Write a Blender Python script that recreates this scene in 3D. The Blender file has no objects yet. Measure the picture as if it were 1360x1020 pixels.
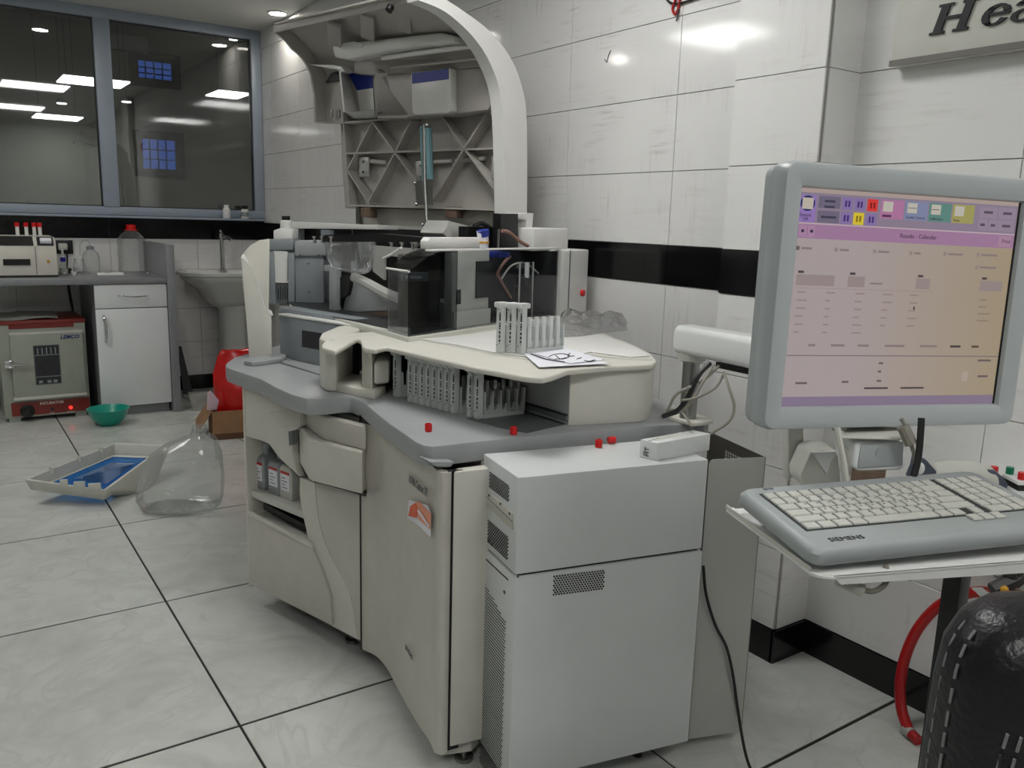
import bpy, bmesh, math, random
from mathutils import Vector, Matrix
random.seed(7)
D = bpy.data
SC = bpy.context.scene
COL = SC.collection
PI = math.pi

# ------------------------------------------------------------------ camera, world, exposure
F_PX, YAW, PITCH, ROLL, CAM_H = 1115.4277, 0.602081605, 0.191808734, 0.0288234717, 1.23705958
_f = Vector((math.sin(YAW)*math.cos(PITCH), math.cos(YAW)*math.cos(PITCH), -math.sin(PITCH)))
_r0 = Vector((math.cos(YAW), -math.sin(YAW), 0)); _u0 = _r0.cross(_f)
_r = math.cos(ROLL)*_r0 + math.sin(ROLL)*_u0
_u = -math.sin(ROLL)*_r0 + math.cos(ROLL)*_u0
CAM = Vector((0, 0, CAM_H))
cd = D.cameras.new('camera'); cam = D.objects.new('camera', cd); COL.objects.link(cam)
cd.sensor_fit = 'HORIZONTAL'; cd.sensor_width = 36.0; cd.lens = 36.0*F_PX/1360.0
cd.clip_start = 0.02
cam.matrix_world = Matrix(((_r.x, _u.x, -_f.x, 0), (_r.y, _u.y, -_f.y, 0), (_r.z, _u.z, -_f.z, CAM_H), (0, 0, 0, 1)))
SC.camera = cam
SC.view_settings.view_transform = 'Standard'; SC.view_settings.look = 'None'
SC.view_settings.gamma = 1.0; SC.view_settings.use_curve_mapping = False
SC.view_settings.exposure = 0.0
SC.cycles.transparent_max_bounces = 24
PANEL_W = 15.0      # emission of the ceiling panels
w = D.worlds.new('dusk_sky'); SC.world = w; w.use_nodes = True
bg = w.node_tree.nodes['Background']; bg.inputs[0].default_value = (0.055, 0.135, 0.55, 1); bg.inputs[1].default_value = 1.3

# rays from the photograph's pixels, met with real planes of the room
def ray(x, y): return _f + ((x-680.0)/F_PX)*_r - ((y-510.0)/F_PX)*_u
def PZ(x, y, z): d = ray(x, y); return CAM + d*((z-CAM_H)/d.z)
def PX(x, y, X): d = ray(x, y); return CAM + d*(X/d.x)
def PY(x, y, Y): d = ray(x, y); return CAM + d*(Y/d.y)
def PD(x, y, dep): return CAM + ray(x, y)*dep
def PV(x, y, P0, dr):
    n = Vector((-dr[1], dr[0], 0)); d = ray(x, y)
    return CAM + d*((P0[0]*n.x + P0[1]*n.y)/(d.dot(n)))

# ------------------------------------------------------------------ materials
def lin(c):
    o = []
    for v in c:
        v /= 255.0
        o.append(v/12.92 if v <= 0.04045 else ((v+0.055)/1.055)**2.4)
    return (o[0], o[1], o[2], 1.0)
def mat(name, rgb, rough=0.5, metal=0.0, var=0.05, scale=18.0, bump=0.0, bscale=200.0, emit=None, estr=0.0, spec=0.5, sss=0.0):
    m = D.materials.new(name); m.use_nodes = True
    nt = m.node_tree; b = nt.nodes['Principled BSDF']
    c = lin(rgb)
    tc = nt.nodes.new('ShaderNodeNewGeometry')
    nz = nt.nodes.new('ShaderNodeTexNoise'); nz.inputs['Scale'].default_value = scale; nz.inputs['Detail'].default_value = 5
    nt.links.new(tc.outputs['Position'], nz.inputs['Vector'])
    rp = nt.nodes.new('ShaderNodeMapRange'); rp.inputs[1].default_value = 0.3; rp.inputs[2].default_value = 0.7
    rp.inputs[3].default_value = 1.0-var; rp.inputs[4].default_value = 1.0+var
    nt.links.new(nz.outputs[0], rp.inputs[0])
    mx = nt.nodes.new('ShaderNodeVectorMath'); mx.operation = 'SCALE'; mx.inputs[0].default_value = c[:3]
    nt.links.new(rp.outputs[0], mx.inputs['Scale'])
    nt.links.new(mx.outputs[0], b.inputs['Base Color'])
    b.inputs['Roughness'].default_value = rough; b.inputs['Metallic'].default_value = metal
    b.inputs['Specular IOR Level'].default_value = spec
    if bump > 0:
        n2 = nt.nodes.new('ShaderNodeTexNoise'); n2.inputs['Scale'].default_value = bscale
        nt.links.new(tc.outputs['Position'], n2.inputs['Vector'])
        bp = nt.nodes.new('ShaderNodeBump'); bp.inputs['Strength'].default_value = bump; bp.inputs['Distance'].default_value = 0.002
        nt.links.new(n2.outputs[0], bp.inputs['Height']); nt.links.new(bp.outputs[0], b.inputs['Normal'])
    if emit:
        b.inputs['Emission Color'].default_value = lin(emit); b.inputs['Emission Strength'].default_value = estr
    return m
def clear(name, tint, refl=0.08, rough=0.05, milk=0.0, milkc=(220, 222, 222), bump=0.0, bscale=40):
    """thin see-through plastic or glass: tinted transmission, some diffuse haze, a glossy coat"""
    m = D.materials.new(name); m.use_nodes = True; nt = m.node_tree; N = nt.nodes; L = nt.links
    N.remove(N['Principled BSDF']); out = N['Material Output']
    tr = N.new('ShaderNodeBsdfTransparent'); tr.inputs[0].default_value = (tint[0], tint[1], tint[2], 1)
    last = tr.outputs[0]
    if milk > 0:
        d0 = N.new('ShaderNodeBsdfDiffuse'); d0.inputs[0].default_value = lin(milkc)
        d1 = N.new('ShaderNodeBsdfTranslucent'); d1.inputs[0].default_value = lin(milkc)
        df = N.new('ShaderNodeMixShader'); df.inputs[0].default_value = 0.5; L.new(d0.outputs[0], df.inputs[1]); L.new(d1.outputs[0], df.inputs[2])
        nz = N.new('ShaderNodeTexNoise'); nz.inputs['Scale'].default_value = 9.0; nz.inputs['Detail'].default_value = 6
        g = N.new('ShaderNodeNewGeometry'); L.new(g.outputs['Position'], nz.inputs['Vector'])
        mr = N.new('ShaderNodeMapRange'); mr.inputs[3].default_value = milk*0.7; mr.inputs[4].default_value = milk*1.3
        L.new(nz.outputs[0], mr.inputs[0])
        ms = N.new('ShaderNodeMixShader'); L.new(mr.outputs[0], ms.inputs[0]); L.new(last, ms.inputs[1]); L.new(df.outputs[0], ms.inputs[2]); last = ms.outputs[0]
    gl = N.new('ShaderNodeBsdfGlossy'); gl.inputs['Roughness'].default_value = rough
    lw = N.new('ShaderNodeLayerWeight'); lw.inputs[0].default_value = 0.14
    mr2 = N.new('ShaderNodeMapRange'); mr2.inputs[3].default_value = refl; mr2.inputs[4].default_value = min(1, refl+0.55)
    L.new(lw.outputs['Fresnel'], mr2.inputs[0])
    if bump > 0:
        n2 = N.new('ShaderNodeTexNoise'); n2.inputs['Scale'].default_value = bscale; n2.inputs['Detail'].default_value = 3
        g2 = N.new('ShaderNodeNewGeometry'); L.new(g2.outputs['Position'], n2.inputs['Vector'])
        bp = N.new('ShaderNodeBump'); bp.inputs['Strength'].default_value = bump; bp.inputs['Distance'].default_value = 0.02
        L.new(n2.outputs[0], bp.inputs['Height']); L.new(bp.outputs[0], gl.inputs['Normal'])
    ms2 = N.new('ShaderNodeMixShader'); L.new(mr2.outputs[0], ms2.inputs[0]); L.new(last, ms2.inputs[1]); L.new(gl.outputs[0], ms2.inputs[2])
    L.new(ms2.outputs[0], out.inputs[0])
    return m
def wall_tile_mat(name, base, streak):
    m = D.materials.new(name); m.use_nodes = True; nt = m.node_tree; N = nt.nodes; L = nt.links; b = N['Principled BSDF']
    g = N.new('ShaderNodeNewGeometry')
    def streaks(sc):
        mp = N.new('ShaderNodeMapping'); mp.inputs['Scale'].default_value = sc; L.new(g.outputs['Position'], mp.inputs[0])
        n = N.new('ShaderNodeTexNoise'); n.inputs['Scale'].default_value = 1.0; n.inputs['Detail'].default_value = 4; n.inputs['Roughness'].default_value = 0.65
        L.new(mp.outputs[0], n.inputs['Vector'])
        r = N.new('ShaderNodeMapRange'); r.inputs[1].default_value = 0.50; r.inputs[2].default_value = 0.72; L.new(n.outputs[0], r.inputs[0]); return r.outputs[0]
    h = streaks((5, 5, 75)); v = streaks((70, 70, 4.5))
    msk = N.new('ShaderNodeTexNoise'); msk.inputs['Scale'].default_value = 4.0; L.new(g.outputs['Position'], msk.inputs['Vector'])
    mk = N.new('ShaderNodeMapRange'); mk.inputs[1].default_value = 0.42; mk.inputs[2].default_value = 0.62; L.new(msk.outputs[0], mk.inputs[0])
    mxx = N.new('ShaderNodeMix'); L.new(mk.outputs[0], mxx.inputs[0]); L.new(h, mxx.inputs[2]); L.new(v, mxx.inputs[3])
    ms2 = N.new('ShaderNodeTexNoise'); ms2.inputs['Scale'].default_value = 6.5; L.new(g.outputs['Position'], ms2.inputs['Vector'])
    mk2 = N.new('ShaderNodeMapRange'); mk2.inputs[1].default_value = 0.45; mk2.inputs[2].default_value = 0.7; L.new(ms2.outputs[0], mk2.inputs[0])
    mul = N.new('ShaderNodeMath'); mul.operation = 'MULTIPLY'; L.new(mxx.outputs[0], mul.inputs[0]); L.new(mk2.outputs[0], mul.inputs[1])
    cm = N.new('ShaderNodeMix'); cm.data_type = 'RGBA'; cm.inputs[6].default_value = lin(base); cm.inputs[7].default_value = lin(streak)
    L.new(mul.outputs[0], cm.inputs[0]); L.new(cm.outputs[2], b.inputs['Base Color'])
    b.inputs['Roughness'].default_value = 0.085; b.inputs['Specular IOR Level'].default_value = 0.5
    return m
def marble_mat(name, base, vein):
    m = D.materials.new(name); m.use_nodes = True; nt = m.node_tree; N = nt.nodes; L = nt.links; b = N['Principled BSDF']
    g = N.new('ShaderNodeNewGeometry')
    oi = N.new('ShaderNodeObjectInfo'); ad = N.new('ShaderNodeVectorMath'); ad.operation = 'ADD'
    sc = N.new('ShaderNodeMath'); sc.operation = 'MULTIPLY'; sc.inputs[1].default_value = 17.0; L.new(oi.outputs['Random'], sc.inputs[0])
    L.new(g.outputs['Position'], ad.inputs[0]); L.new(sc.outputs[0], ad.inputs[1])
    n = N.new('ShaderNodeTexNoise'); n.inputs['Scale'].default_value = 3.2; n.inputs['Detail'].default_value = 9; n.inputs['Roughness'].default_value = 0.6; n.inputs['Distortion'].default_value = 2.2
    L.new(ad.outputs[0], n.inputs['Vector'])
    r = N.new('ShaderNodeMapRange'); r.inputs[1].default_value = 0.42; r.inputs[2].default_value = 0.75; L.new(n.outputs[0], r.inputs[0])
    n2 = N.new('ShaderNodeTexNoise'); n2.inputs['Scale'].default_value = 1.4; n2.inputs['Detail'].default_value = 8; n2.inputs['Distortion'].default_value = 3.5; L.new(ad.outputs[0], n2.inputs['Vector'])
    sb = N.new('ShaderNodeMath'); sb.operation = 'SUBTRACT'; sb.inputs[1].default_value = 0.5; L.new(n2.outputs[0], sb.inputs[0])
    ab = N.new('ShaderNodeMath'); ab.operation = 'ABSOLUTE'; L.new(sb.outputs[0], ab.inputs[0])
    r2 = N.new('ShaderNodeMapRange'); r2.inputs[1].default_value = 0.0; r2.inputs[2].default_value = 0.035; r2.inputs[3].default_value = 0.55; r2.inputs[4].default_value = 0.0; L.new(ab.outputs[0], r2.inputs[0])
    mxm = N.new('ShaderNodeMath'); mxm.operation = 'MAXIMUM'; L.new(r.outputs[0], mxm.inputs[0]); L.new(r2.outputs[0], mxm.inputs[1])
    cm = N.new('ShaderNodeMix'); cm.data_type = 'RGBA'; cm.inputs[6].default_value = lin(base); cm.inputs[7].default_value = lin(vein)
    L.new(mxm.outputs[0], cm.inputs[0]); L.new(cm.outputs[2], b.inputs['Base Color'])
    b.inputs['Roughness'].default_value = 0.17; b.inputs['Specular IOR Level'].default_value = 0.45
    return m
def barcode_mat(name):
    m = D.materials.new(name); m.use_nodes = True; nt = m.node_tree; N = nt.nodes; L = nt.links; b = N['Principled BSDF']
    tc = N.new('ShaderNodeTexCoord'); sp = N.new('ShaderNodeSeparateXYZ'); L.new(tc.outputs['Object'], sp.inputs[0])
    cb = N.new('ShaderNodeCombineXYZ'); mu = N.new('ShaderNodeMath'); mu.operation = 'MULTIPLY'; mu.inputs[1].default_value = 190.0
    L.new(sp.outputs['Z'], mu.inputs[0]); L.new(mu.outputs[0], cb.inputs[0])
    wn = N.new('ShaderNodeTexNoise'); wn.inputs['Scale'].default_value = 1.0; wn.inputs['Detail'].default_value = 0; L.new(cb.outputs[0], wn.inputs['Vector'])
    gt = N.new('ShaderNodeMath'); gt.operation = 'GREATER_THAN'; gt.inputs[1].default_value = 0.44; L.new(wn.outputs[0], gt.inputs[0])
    cm = N.new('ShaderNodeMix'); cm.data_type = 'RGBA'; cm.inputs[6].default_value = lin((222, 224, 222)); cm.inputs[7].default_value = lin((40, 42, 44))
    L.new(gt.outputs[0], cm.inputs[0]); L.new(cm.outputs[2], b.inputs['Base Color']); b.inputs['Roughness'].default_value = 0.5
    return m
def emis(name, rgb, s):
    m = D.materials.new(name); m.use_nodes = True; nt = m.node_tree; N = nt.nodes; L = nt.links
    N.remove(N['Principled BSDF']); e = N.new('ShaderNodeEmission'); e.inputs[0].default_value = lin(rgb); e.inputs[1].default_value = s
    nz = N.new('ShaderNodeTexNoise'); nz.inputs['Scale'].default_value = 5.0
    mr = N.new('ShaderNodeMapRange'); mr.inputs[3].default_value = s*0.96; mr.inputs[4].default_value = s*1.04
    L.new(nz.outputs[0], mr.inputs[0]); L.new(mr.outputs[0], e.inputs[1])
    L.new(e.outputs[0], N['Material Output'].inputs[0]); return m
def screen_mat(name, a, b_, s):
    """a backlit panel whose tint drifts from one side to the other as old LCDs do (object X)"""
    m = D.materials.new(name); m.use_nodes = True; nt = m.node_tree; N = nt.nodes; L = nt.links
    N.remove(N['Principled BSDF'])
    tc = N.new('ShaderNodeTexCoord'); sp = N.new('ShaderNodeSeparateXYZ'); L.new(tc.outputs['Generated'], sp.inputs[0])
    mr = N.new('ShaderNodeMapRange'); mr.inputs[1].default_value = 0.25; mr.inputs[2].default_value = 0.95; L.new(sp.outputs[0], mr.inputs[0])
    cm = N.new('ShaderNodeMix'); cm.data_type = 'RGBA'; cm.inputs[6].default_value = lin(a); cm.inputs[7].default_value = lin(b_); L.new(mr.outputs[0], cm.inputs[0])
    e = N.new('ShaderNodeEmission'); e.inputs[1].default_value = s; L.new(cm.outputs[2], e.inputs[0])
    gl = N.new('ShaderNodeBsdfGlossy'); gl.inputs['Roughness'].default_value = 0.25; gl.inputs[0].default_value = (.04, .04, .04, 1)
    add = N.new('ShaderNodeAddShader'); L.new(e.outputs[0], add.inputs[0]); L.new(gl.outputs[0], add.inputs[1])
    L.new(add.outputs[0], N['Material Output'].inputs[0]); return m

M = dict(
 beige=mat('beige_plastic', (212, 209, 200), .42, var=.025, bump=.04), beige2=mat('beige_door_plastic', (200, 196, 187), .42, var=.03, bump=.04),
 grey=mat('grey_counter_plastic', (158, 161, 163), .35, var=.03, bump=.04), dgrey=mat('dark_grey_plastic', (96, 100, 103), .4, var=.04),
 bin=mat('blue_grey_plastic', (138, 144, 149), .4, var=.03), hood=mat('hood_inner_plastic', (176, 172, 166), .45, var=.04), hoodw=mat('hood_white_shell', (226, 225, 222), .35, var=.015),
 towerw=mat('white_powder_coat', (214, 217, 217), .4, var=.015, bump=.06, bscale=500), black=mat('black_plastic', (18, 18, 20), .35, var=.1),
 modb=mat('brown_grey_module', (84, 76, 70), .45, var=.3, scale=30), dark=mat('dark_interior', (38, 40, 42), .5, var=.15), metal=mat('steel', (150, 150, 148), .3, 1.0, var=.05), chrome=mat('chrome', (205, 205, 206), .12, 1.0, var=.03),
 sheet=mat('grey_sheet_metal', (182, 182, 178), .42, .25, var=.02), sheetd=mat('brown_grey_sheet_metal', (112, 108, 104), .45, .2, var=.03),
 white=mat('white_gloss', (226, 228, 228), .25, var=.015), whitem=mat('white_matte', (222, 222, 220), .6, var=.02), offw=mat('old_white_plastic', (200, 200, 192), .4, var=.03),
 red=mat('red_plastic', (205, 22, 24), .3, var=.05), redbag=mat('red_polythene', (190, 24, 22), .22, var=.1, bump=.6, bscale=28), redhose=mat('red_rubber', (176, 22, 26), .32, var=.06),
 maroon=mat('maroon_paint', (126, 44, 38), .35, var=.05), sage=mat('sage_hammered_paint', (158, 162, 150), .4, var=.04, bump=.25, bscale=260),
 teal=mat('green_plastic', (10, 150, 132), .3, var=.05), blue=mat('blue_label', (28, 48, 140), .45, var=.05), bluep=mat('deep_blue_plastic', (40, 40, 170), .3),
 card=mat('brown_cardboard', (150, 112, 80), .75, var=.08, bump=.15, bscale=90), carddark=mat('dark_cardboard', (96, 66, 48), .8, var=.08), bench=mat('grey_laminate', (134, 137, 140), .35, var=.05, scale=60),
 cabw=mat('white_laminate', (224, 227, 228), .3, var=.012), alum=mat('blue_grey_aluminium', (152, 162, 176), .42, .1, var=.02),
 btile=mat('black_granite_tile', (12, 12, 14), .14, var=.25, scale=140), paint=mat('ceiling_paint', (214, 214, 210), .8, var=.01), paintd=mat('far_room_paint', (186, 184, 174), .8, var=.02),
 grout=mat('dark_grout', (34, 34, 33), .85, var=.1), wgrout=mat('grey_grout', (150, 148, 144), .85, var=.08),
 wtile=wall_tile_mat('streaked_wall_tile', (228, 227, 226), (198, 194, 190)), ftile=marble_mat('marbled_floor_tile', (206, 208, 204), (184, 186, 181)),
 barcode=barcode_mat('rack_barcode_print'), rack=mat('white_rack_plastic', (206, 210, 208), .4, var=.03), brown=mat('rusty_brown', (112, 92, 78), .7, var=.2, scale=60),
 ink=mat('black_ink', (24, 24, 30), .6), inkg=mat('grey_ink', (110, 112, 112), .6), inkb=mat('blue_ink', (30, 40, 110), .5), inkw=mat('white_ink', (225, 215, 205), .6),
 orange=mat('orange_print', (225, 88, 36), .4, var=.08), orangel=mat('pale_orange_print', (236, 150, 118), .4), paper=mat('paper', (232, 232, 240), .7, var=.015), pink=mat('pale_pink_foam', (206, 178, 190), .8),
 leather=mat('black_leather', (11, 12, 17), .36, var=.25, bump=.5, bscale=170), thread=mat('pale_thread', (122, 124, 124), .8), slate=mat('slate_rubber', (72, 78, 92), .5),
 kbd=mat('pale_grey_keyboard', (160, 166, 167), .4, var=.02), key=mat('key_plastic', (196, 197, 190), .45, var=.05, scale=60), keyd=mat('key_gap', (50, 54, 54), .6), monb=mat('monitor_bezel', (172, 178, 180), .35, var=.012),
 cable=mat('grey_cable', (140, 136, 126), .5), cableb=mat('black_cable', (20, 20, 22), .45), cabled=mat('dark_cable', (46, 44, 44), .5), green=mat('green_cap', (10, 120, 84), .35), yellow=mat('yellow_blob', (206, 150, 40), .4), teals=mat('teal_strut', (120, 160, 168), .35, .2),
 cloth=mat('grey_cloth', (140, 140, 134), .9, var=.15, bump=.5, bscale=60), skin=mat('copper_tube', (150, 112, 100), .4), porcelain=mat('porcelain', (206, 207, 204), .12, var=.015), wood=mat('light_wood', (160, 132, 100), .6),
 glass=clear('window_glass', (.62, .64, .62), .16, .02), smoke=clear('smoked_acrylic', (.50, .52, .53), .006, .04), smokel=clear('clear_acrylic', (.90, .91, .92), .006, .04),
 clearp=clear('clear_polythene', (.985, .985, .985), .13, .14, milk=.05, milkc=(255, 255, 255), bump=1.0, bscale=30), jug=clear('milky_jug_plastic', (.955, .96, .96), .04, .12, milk=.13, milkc=(232, 236, 236), bump=.5, bscale=9),
 pet=clear('clear_bottle_plastic', (.95, .96, .96), .08, .06, milk=.08, milkc=(240, 242, 242), bump=.6, bscale=60), bluew=clear('blue_tinted_window', (.26, .62, .96), .05, .08, milk=.34, milkc=(70, 150, 225)), tubeg=clear('tube_plastic', (.72, .72, .72), .10, .06, milk=.22),
 bottle=mat('grey_bottle_plastic', (150, 156, 158), .3, var=.03), led=emis('lit_diffuser', (255, 255, 252), PANEL_W), ledfar=emis('far_lit_diffuser', (250, 252, 255), 13.0), spot=emis('lit_spot', (255, 250, 240), 120.0), redled=emis('red_indicator', (255, 50, 40), 2.0),
)

# ------------------------------------------------------------------ mesh helpers
ORI = {}
class MB:
    def __init__(s): s.v = []; s.f = []
    def add(s, vs, fs):
        n = len(s.v); s.v += [Vector(v) for v in vs]; s.f += [tuple(i+n for i in f) for f in fs]; return s
    def box(s, x0, x1, y0, y1, z0, z1):
        return s.hexa([(x0, y0), (x1, y0), (x1, y1), (x0, y1)], z0, z1)
    def hexa(s, p, z0, z1): return s.prism(p, z0, z1)
    def prism(s, poly, z0, z1):
        n = len(poly)
        return s.add([(p[0], p[1], z0) for p in poly]+[(p[0], p[1], z1) for p in poly],
                     [tuple(range(n))[::-1], tuple(range(n, 2*n))]+[(i, (i+1) % n, n+(i+1) % n, n+i) for i in range(n)])
    def slab(s, pts, vec):
        n = len(pts); v = Vector(vec); P = [Vector(p) for p in pts]
        return s.add(P+[p+v for p in P], [tuple(range(n))[::-1], tuple(range(n, 2*n))]+[(i, (i+1) % n, n+(i+1) % n, n+i) for i in range(n)])
    def bar(s, a, b, w, h, up=(0, 0, 1)):
        a = Vector(a); b = Vector(b); d = (b-a).normalized(); sd = d.cross(Vector(up)).normalized()*w*0.5; u = sd.cross(d).normalized()*h*0.5
        q = [a-sd-u, a+sd-u, a+sd+u, a-sd+u]; return s.slab(q, b-a)
    def tube(s, pts, r, n=8, smooth=0):
        P = [Vector(p) for p in pts]
        if smooth: P = catmull(P, smooth)
        m = len(P); R = r if isinstance(r, (list, tuple)) else [r]*m
        if len(R) != m: R = [R[0]+(R[-1]-R[0])*i/(m-1) for i in range(m)]
        t0 = (P[1]-P[0]).normalized(); nrm = t0.orthogonal().normalized(); vs = []
        for i in range(m):
            t = (P[min(i+1, m-1)]-P[max(i-1, 0)]).normalized()
            nrm = (nrm - t*nrm.dot(t)).normalized(); bn = t.cross(nrm)
            vs += [P[i]+(nrm*math.cos(2*PI*k/n)+bn*math.sin(2*PI*k/n))*R[i] for k in range(n)]
        fs = [(i*n+k, i*n+(k+1) % n, (i+1)*n+(k+1) % n, (i+1)*n+k) for i in range(m-1) for k in range(n)]
        fs += [tuple(range(n))[::-1], tuple(range((m-1)*n, m*n))]
        return s.add(vs, fs)
    def lathe(s, prof, c=(0, 0, 0), n=20, sx=1.0, sy=1.0, caps=True):
        vs = [(c[0]+r*sx*math.cos(2*PI*k/n), c[1]+r*sy*math.sin(2*PI*k/n), c[2]+z) for r, z in prof for k in range(n)]
        m = len(prof); fs = [(i*n+k, i*n+(k+1) % n, (i+1)*n+(k+1) % n, (i+1)*n+k) for i in range(m-1) for k in range(n)]
        if caps and prof[0][0] > 1e-6: fs.append(tuple(range(n))[::-1])
        if caps and prof[-1][0] > 1e-6: fs.append(tuple(range((m-1)*n, m*n)))
        return s.add(vs, fs)
    def loft(s, rings, caps=True, closed=True):
        n = len(rings[0]); m = len(rings); vs = [p for r in rings for p in r]
        kk = n if closed else n-1
        fs = [(i*n+k, i*n+(k+1) % n, (i+1)*n+(k+1) % n, (i+1)*n+k) for i in range(m-1) for k in range(kk)]
        if caps and closed: fs += [tuple(range(n))[::-1], tuple(range((m-1)*n, m*n))]
        return s.add(vs, fs)
    def cyl(s, a, b, r, n=14, r2=None): return s.tube([a, b], [r, r if r2 is None else r2], n)
    def ball(s, c, r, nu=14, nv=9):
        rr = r if isinstance(r, (tuple, list)) else (r, r, r); vs = []; c = Vector(c)
        for i in range(nv+1):
            th = PI*i/nv
            vs += [c+Vector((rr[0]*math.sin(th)*math.cos(2*PI*k/nu), rr[1]*math.sin(th)*math.sin(2*PI*k/nu), -rr[2]*math.cos(th))) for k in range(nu)]
        return s.add(vs, [(i*nu+k, i*nu+(k+1) % nu, (i+1)*nu+(k+1) % nu, (i+1)*nu+k) for i in range(nv) for k in range(nu)])
    def xf(s, mtx): s.v = [mtx @ v for v in s.v]; return s
    def mesh(s, name, m, org, ang=35, bevel=0.0, seg=2):
        me = D.meshes.new(name); bm = bmesh.new()
        vv = [bm.verts.new(v-org) for v in s.v]
        for f in s.f:
            try: bm.faces.new([vv[i] for i in f])
            except ValueError: pass
        bmesh.ops.remove_doubles(bm, verts=bm.verts, dist=1e-6)
        bmesh.ops.recalc_face_normals(bm, faces=bm.faces)
        if bevel > 0:
            ed = [e for e in bm.edges if len(e.link_faces) == 2 and e.calc_face_angle(0) > math.radians(38)]
            bmesh.ops.bevel(bm, geom=ed, offset=bevel, segments=seg, profile=0.5, affect='EDGES', clamp_overlap=True)
        bm.to_mesh(me); bm.free()
        me.polygons.foreach_set('use_smooth', [True]*len(me.polygons)); me.set_sharp_from_angle(angle=math.radians(ang))
        me.materials.append(M[m] if isinstance(m, str) else m); return me
    def build(s, name, m, parent=None, ang=35, bevel=0.0, seg=2):
        xs = [v.x for v in s.v]; ys = [v.y for v in s.v]; zs = [v.z for v in s.v]
        org = Vector(((min(xs)+max(xs))/2, (min(ys)+max(ys))/2, min(zs)))
        o = D.objects.new(name, s.mesh(name, m, org, ang, bevel, seg)); COL.objects.link(o)
        if parent is not None: o.parent = parent; o.location = org-ORI[parent.name]
        else: o.location = org
        ORI[o.name] = org; return o
def catmull(P, k):
    Q = [P[0]*2-P[1]]+P+[P[-1]*2-P[-2]]; out = []
    for i in range(1, len(Q)-2):
        a, b, c, d = Q[i-1:i+3]
        for j in range(k):
            t = j/k; out.append(0.5*((2*b)+(c-a)*t+(2*a-5*b+4*c-d)*t*t+(3*b-a-3*c+d)*t**3))
    return out+[P[-1]]
def tag(o, label=None, cat=None, group=None, kind=None):
    if label: o['label'] = label
    if cat: o['category'] = cat
    if group: o['group'] = group
    if kind: o['kind'] = kind
    return o
def thing(name, label, cat, loc=(0, 0, 0), group=None):
    o = D.objects.new(name, None); COL.objects.link(o); o.location = loc; o.empty_display_size = .05
    ORI[o.name] = Vector(loc); return tag(o, label, cat, group)
def struct(o): o['kind'] = 'structure'; return o
def sroot(name, loc=(0, 0, 0)):
    o = D.objects.new(name, None); COL.objects.link(o); o.location = loc; ORI[o.name] = Vector(loc); return struct(o)
def copy_tree(o, parent=None):
    c = o.copy(); COL.objects.link(c)
    if parent is not None: c.parent = parent
    for ch in list(o.children): copy_tree(ch, c)
    return c
def text(name, s, size, O, xd, up, m, parent, shear=0.0, bold=0.0, depth=0.0004, align='LEFT', squash=1.0):
    cu = D.curves.new('t', 'FONT'); cu.body = s; cu.size = size; cu.shear = shear; cu.offset = bold; cu.extrude = depth; cu.align_x = align; cu.resolution_u = 3
    ob = D.objects.new('t', cu); COL.objects.link(ob); bpy.context.view_layer.update()
    me = D.meshes.new_from_object(ob.evaluated_get(bpy.context.evaluated_depsgraph_get()))
    D.objects.remove(ob)
    xd = Vector(xd).normalized(); up = Vector(up); up = (up-xd*up.dot(xd)).normalized(); nn = xd.cross(up); O = Vector(O)
    b = MB(); b.add([O+xd*v.co.x*squash+up*v.co.y+nn*v.co.z for v in me.vertices], [tuple(p.vertices) for p in me.polygons])
    return b.build(name, m, parent)
def rrect(w, h, r, n=5, cx=0, cy=0):
    out = []
    for sx, sy, a0 in ((1, 1, 0), (-1, 1, 90), (-1, -1, 180), (1, -1, 270)):
        for i in range(n+1):
            a = math.radians(a0+90*i/n); out.append((cx+sx*(w/2-r)+r*math.cos(a), cy+sy*(h/2-r)+r*math.sin(a)))
    return out

# ================================================================== SETTING
XW, XP, XR, YB, ZC = 1.985, 1.91, 2.05, 6.1, 2.47     # far wall face, pillar face, near wall face, back wall, ceiling
XL, YF = -3.2, -2.6
YP0, YP1 = 1.415, 1.715                                # pillar
GX, GY, TS = 0.5247, 1.902, 0.8
fl = struct(MB().box(XL-.1, 2.3, YF-.1, YB+.1, -.12, -.003).build('floor', 'grout'))
i0 = math.floor((XL-GX)/TS); i1 = math.ceil((2.05-GX)/TS); j0 = math.floor((YF-GY)/TS); j1 = math.ceil((YB-GY)/TS)
for i in range(i0, i1):
    for j in range(j0, j1):
        x0, x1 = max(GX+i*TS+.0032, XL), min(GX+(i+1)*TS-.0032, XR); y0, y1 = max(GY+j*TS+.005, YF), min(GY+(j+1)*TS-.005, YB)
        if x1-x0 > .02 and y1-y0 > .02: MB().box(x0, x1, y0, y1, -.01, 0).build('floor_tile', 'ftile', fl, bevel=.0008, seg=1)
struct(MB().box(XL-.1, 2.3, YF-.1, YB+.1, ZC, ZC+.1).build('ceiling', 'paint'))
struct(MB().box(XL-.12, XL, YF-.1, YB, 0, ZC).build('wall_left', 'paint'))
struct(MB().box(XL, 2.3, YF-.12, YF, 0, ZC).build('wall_front', 'paint'))
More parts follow.
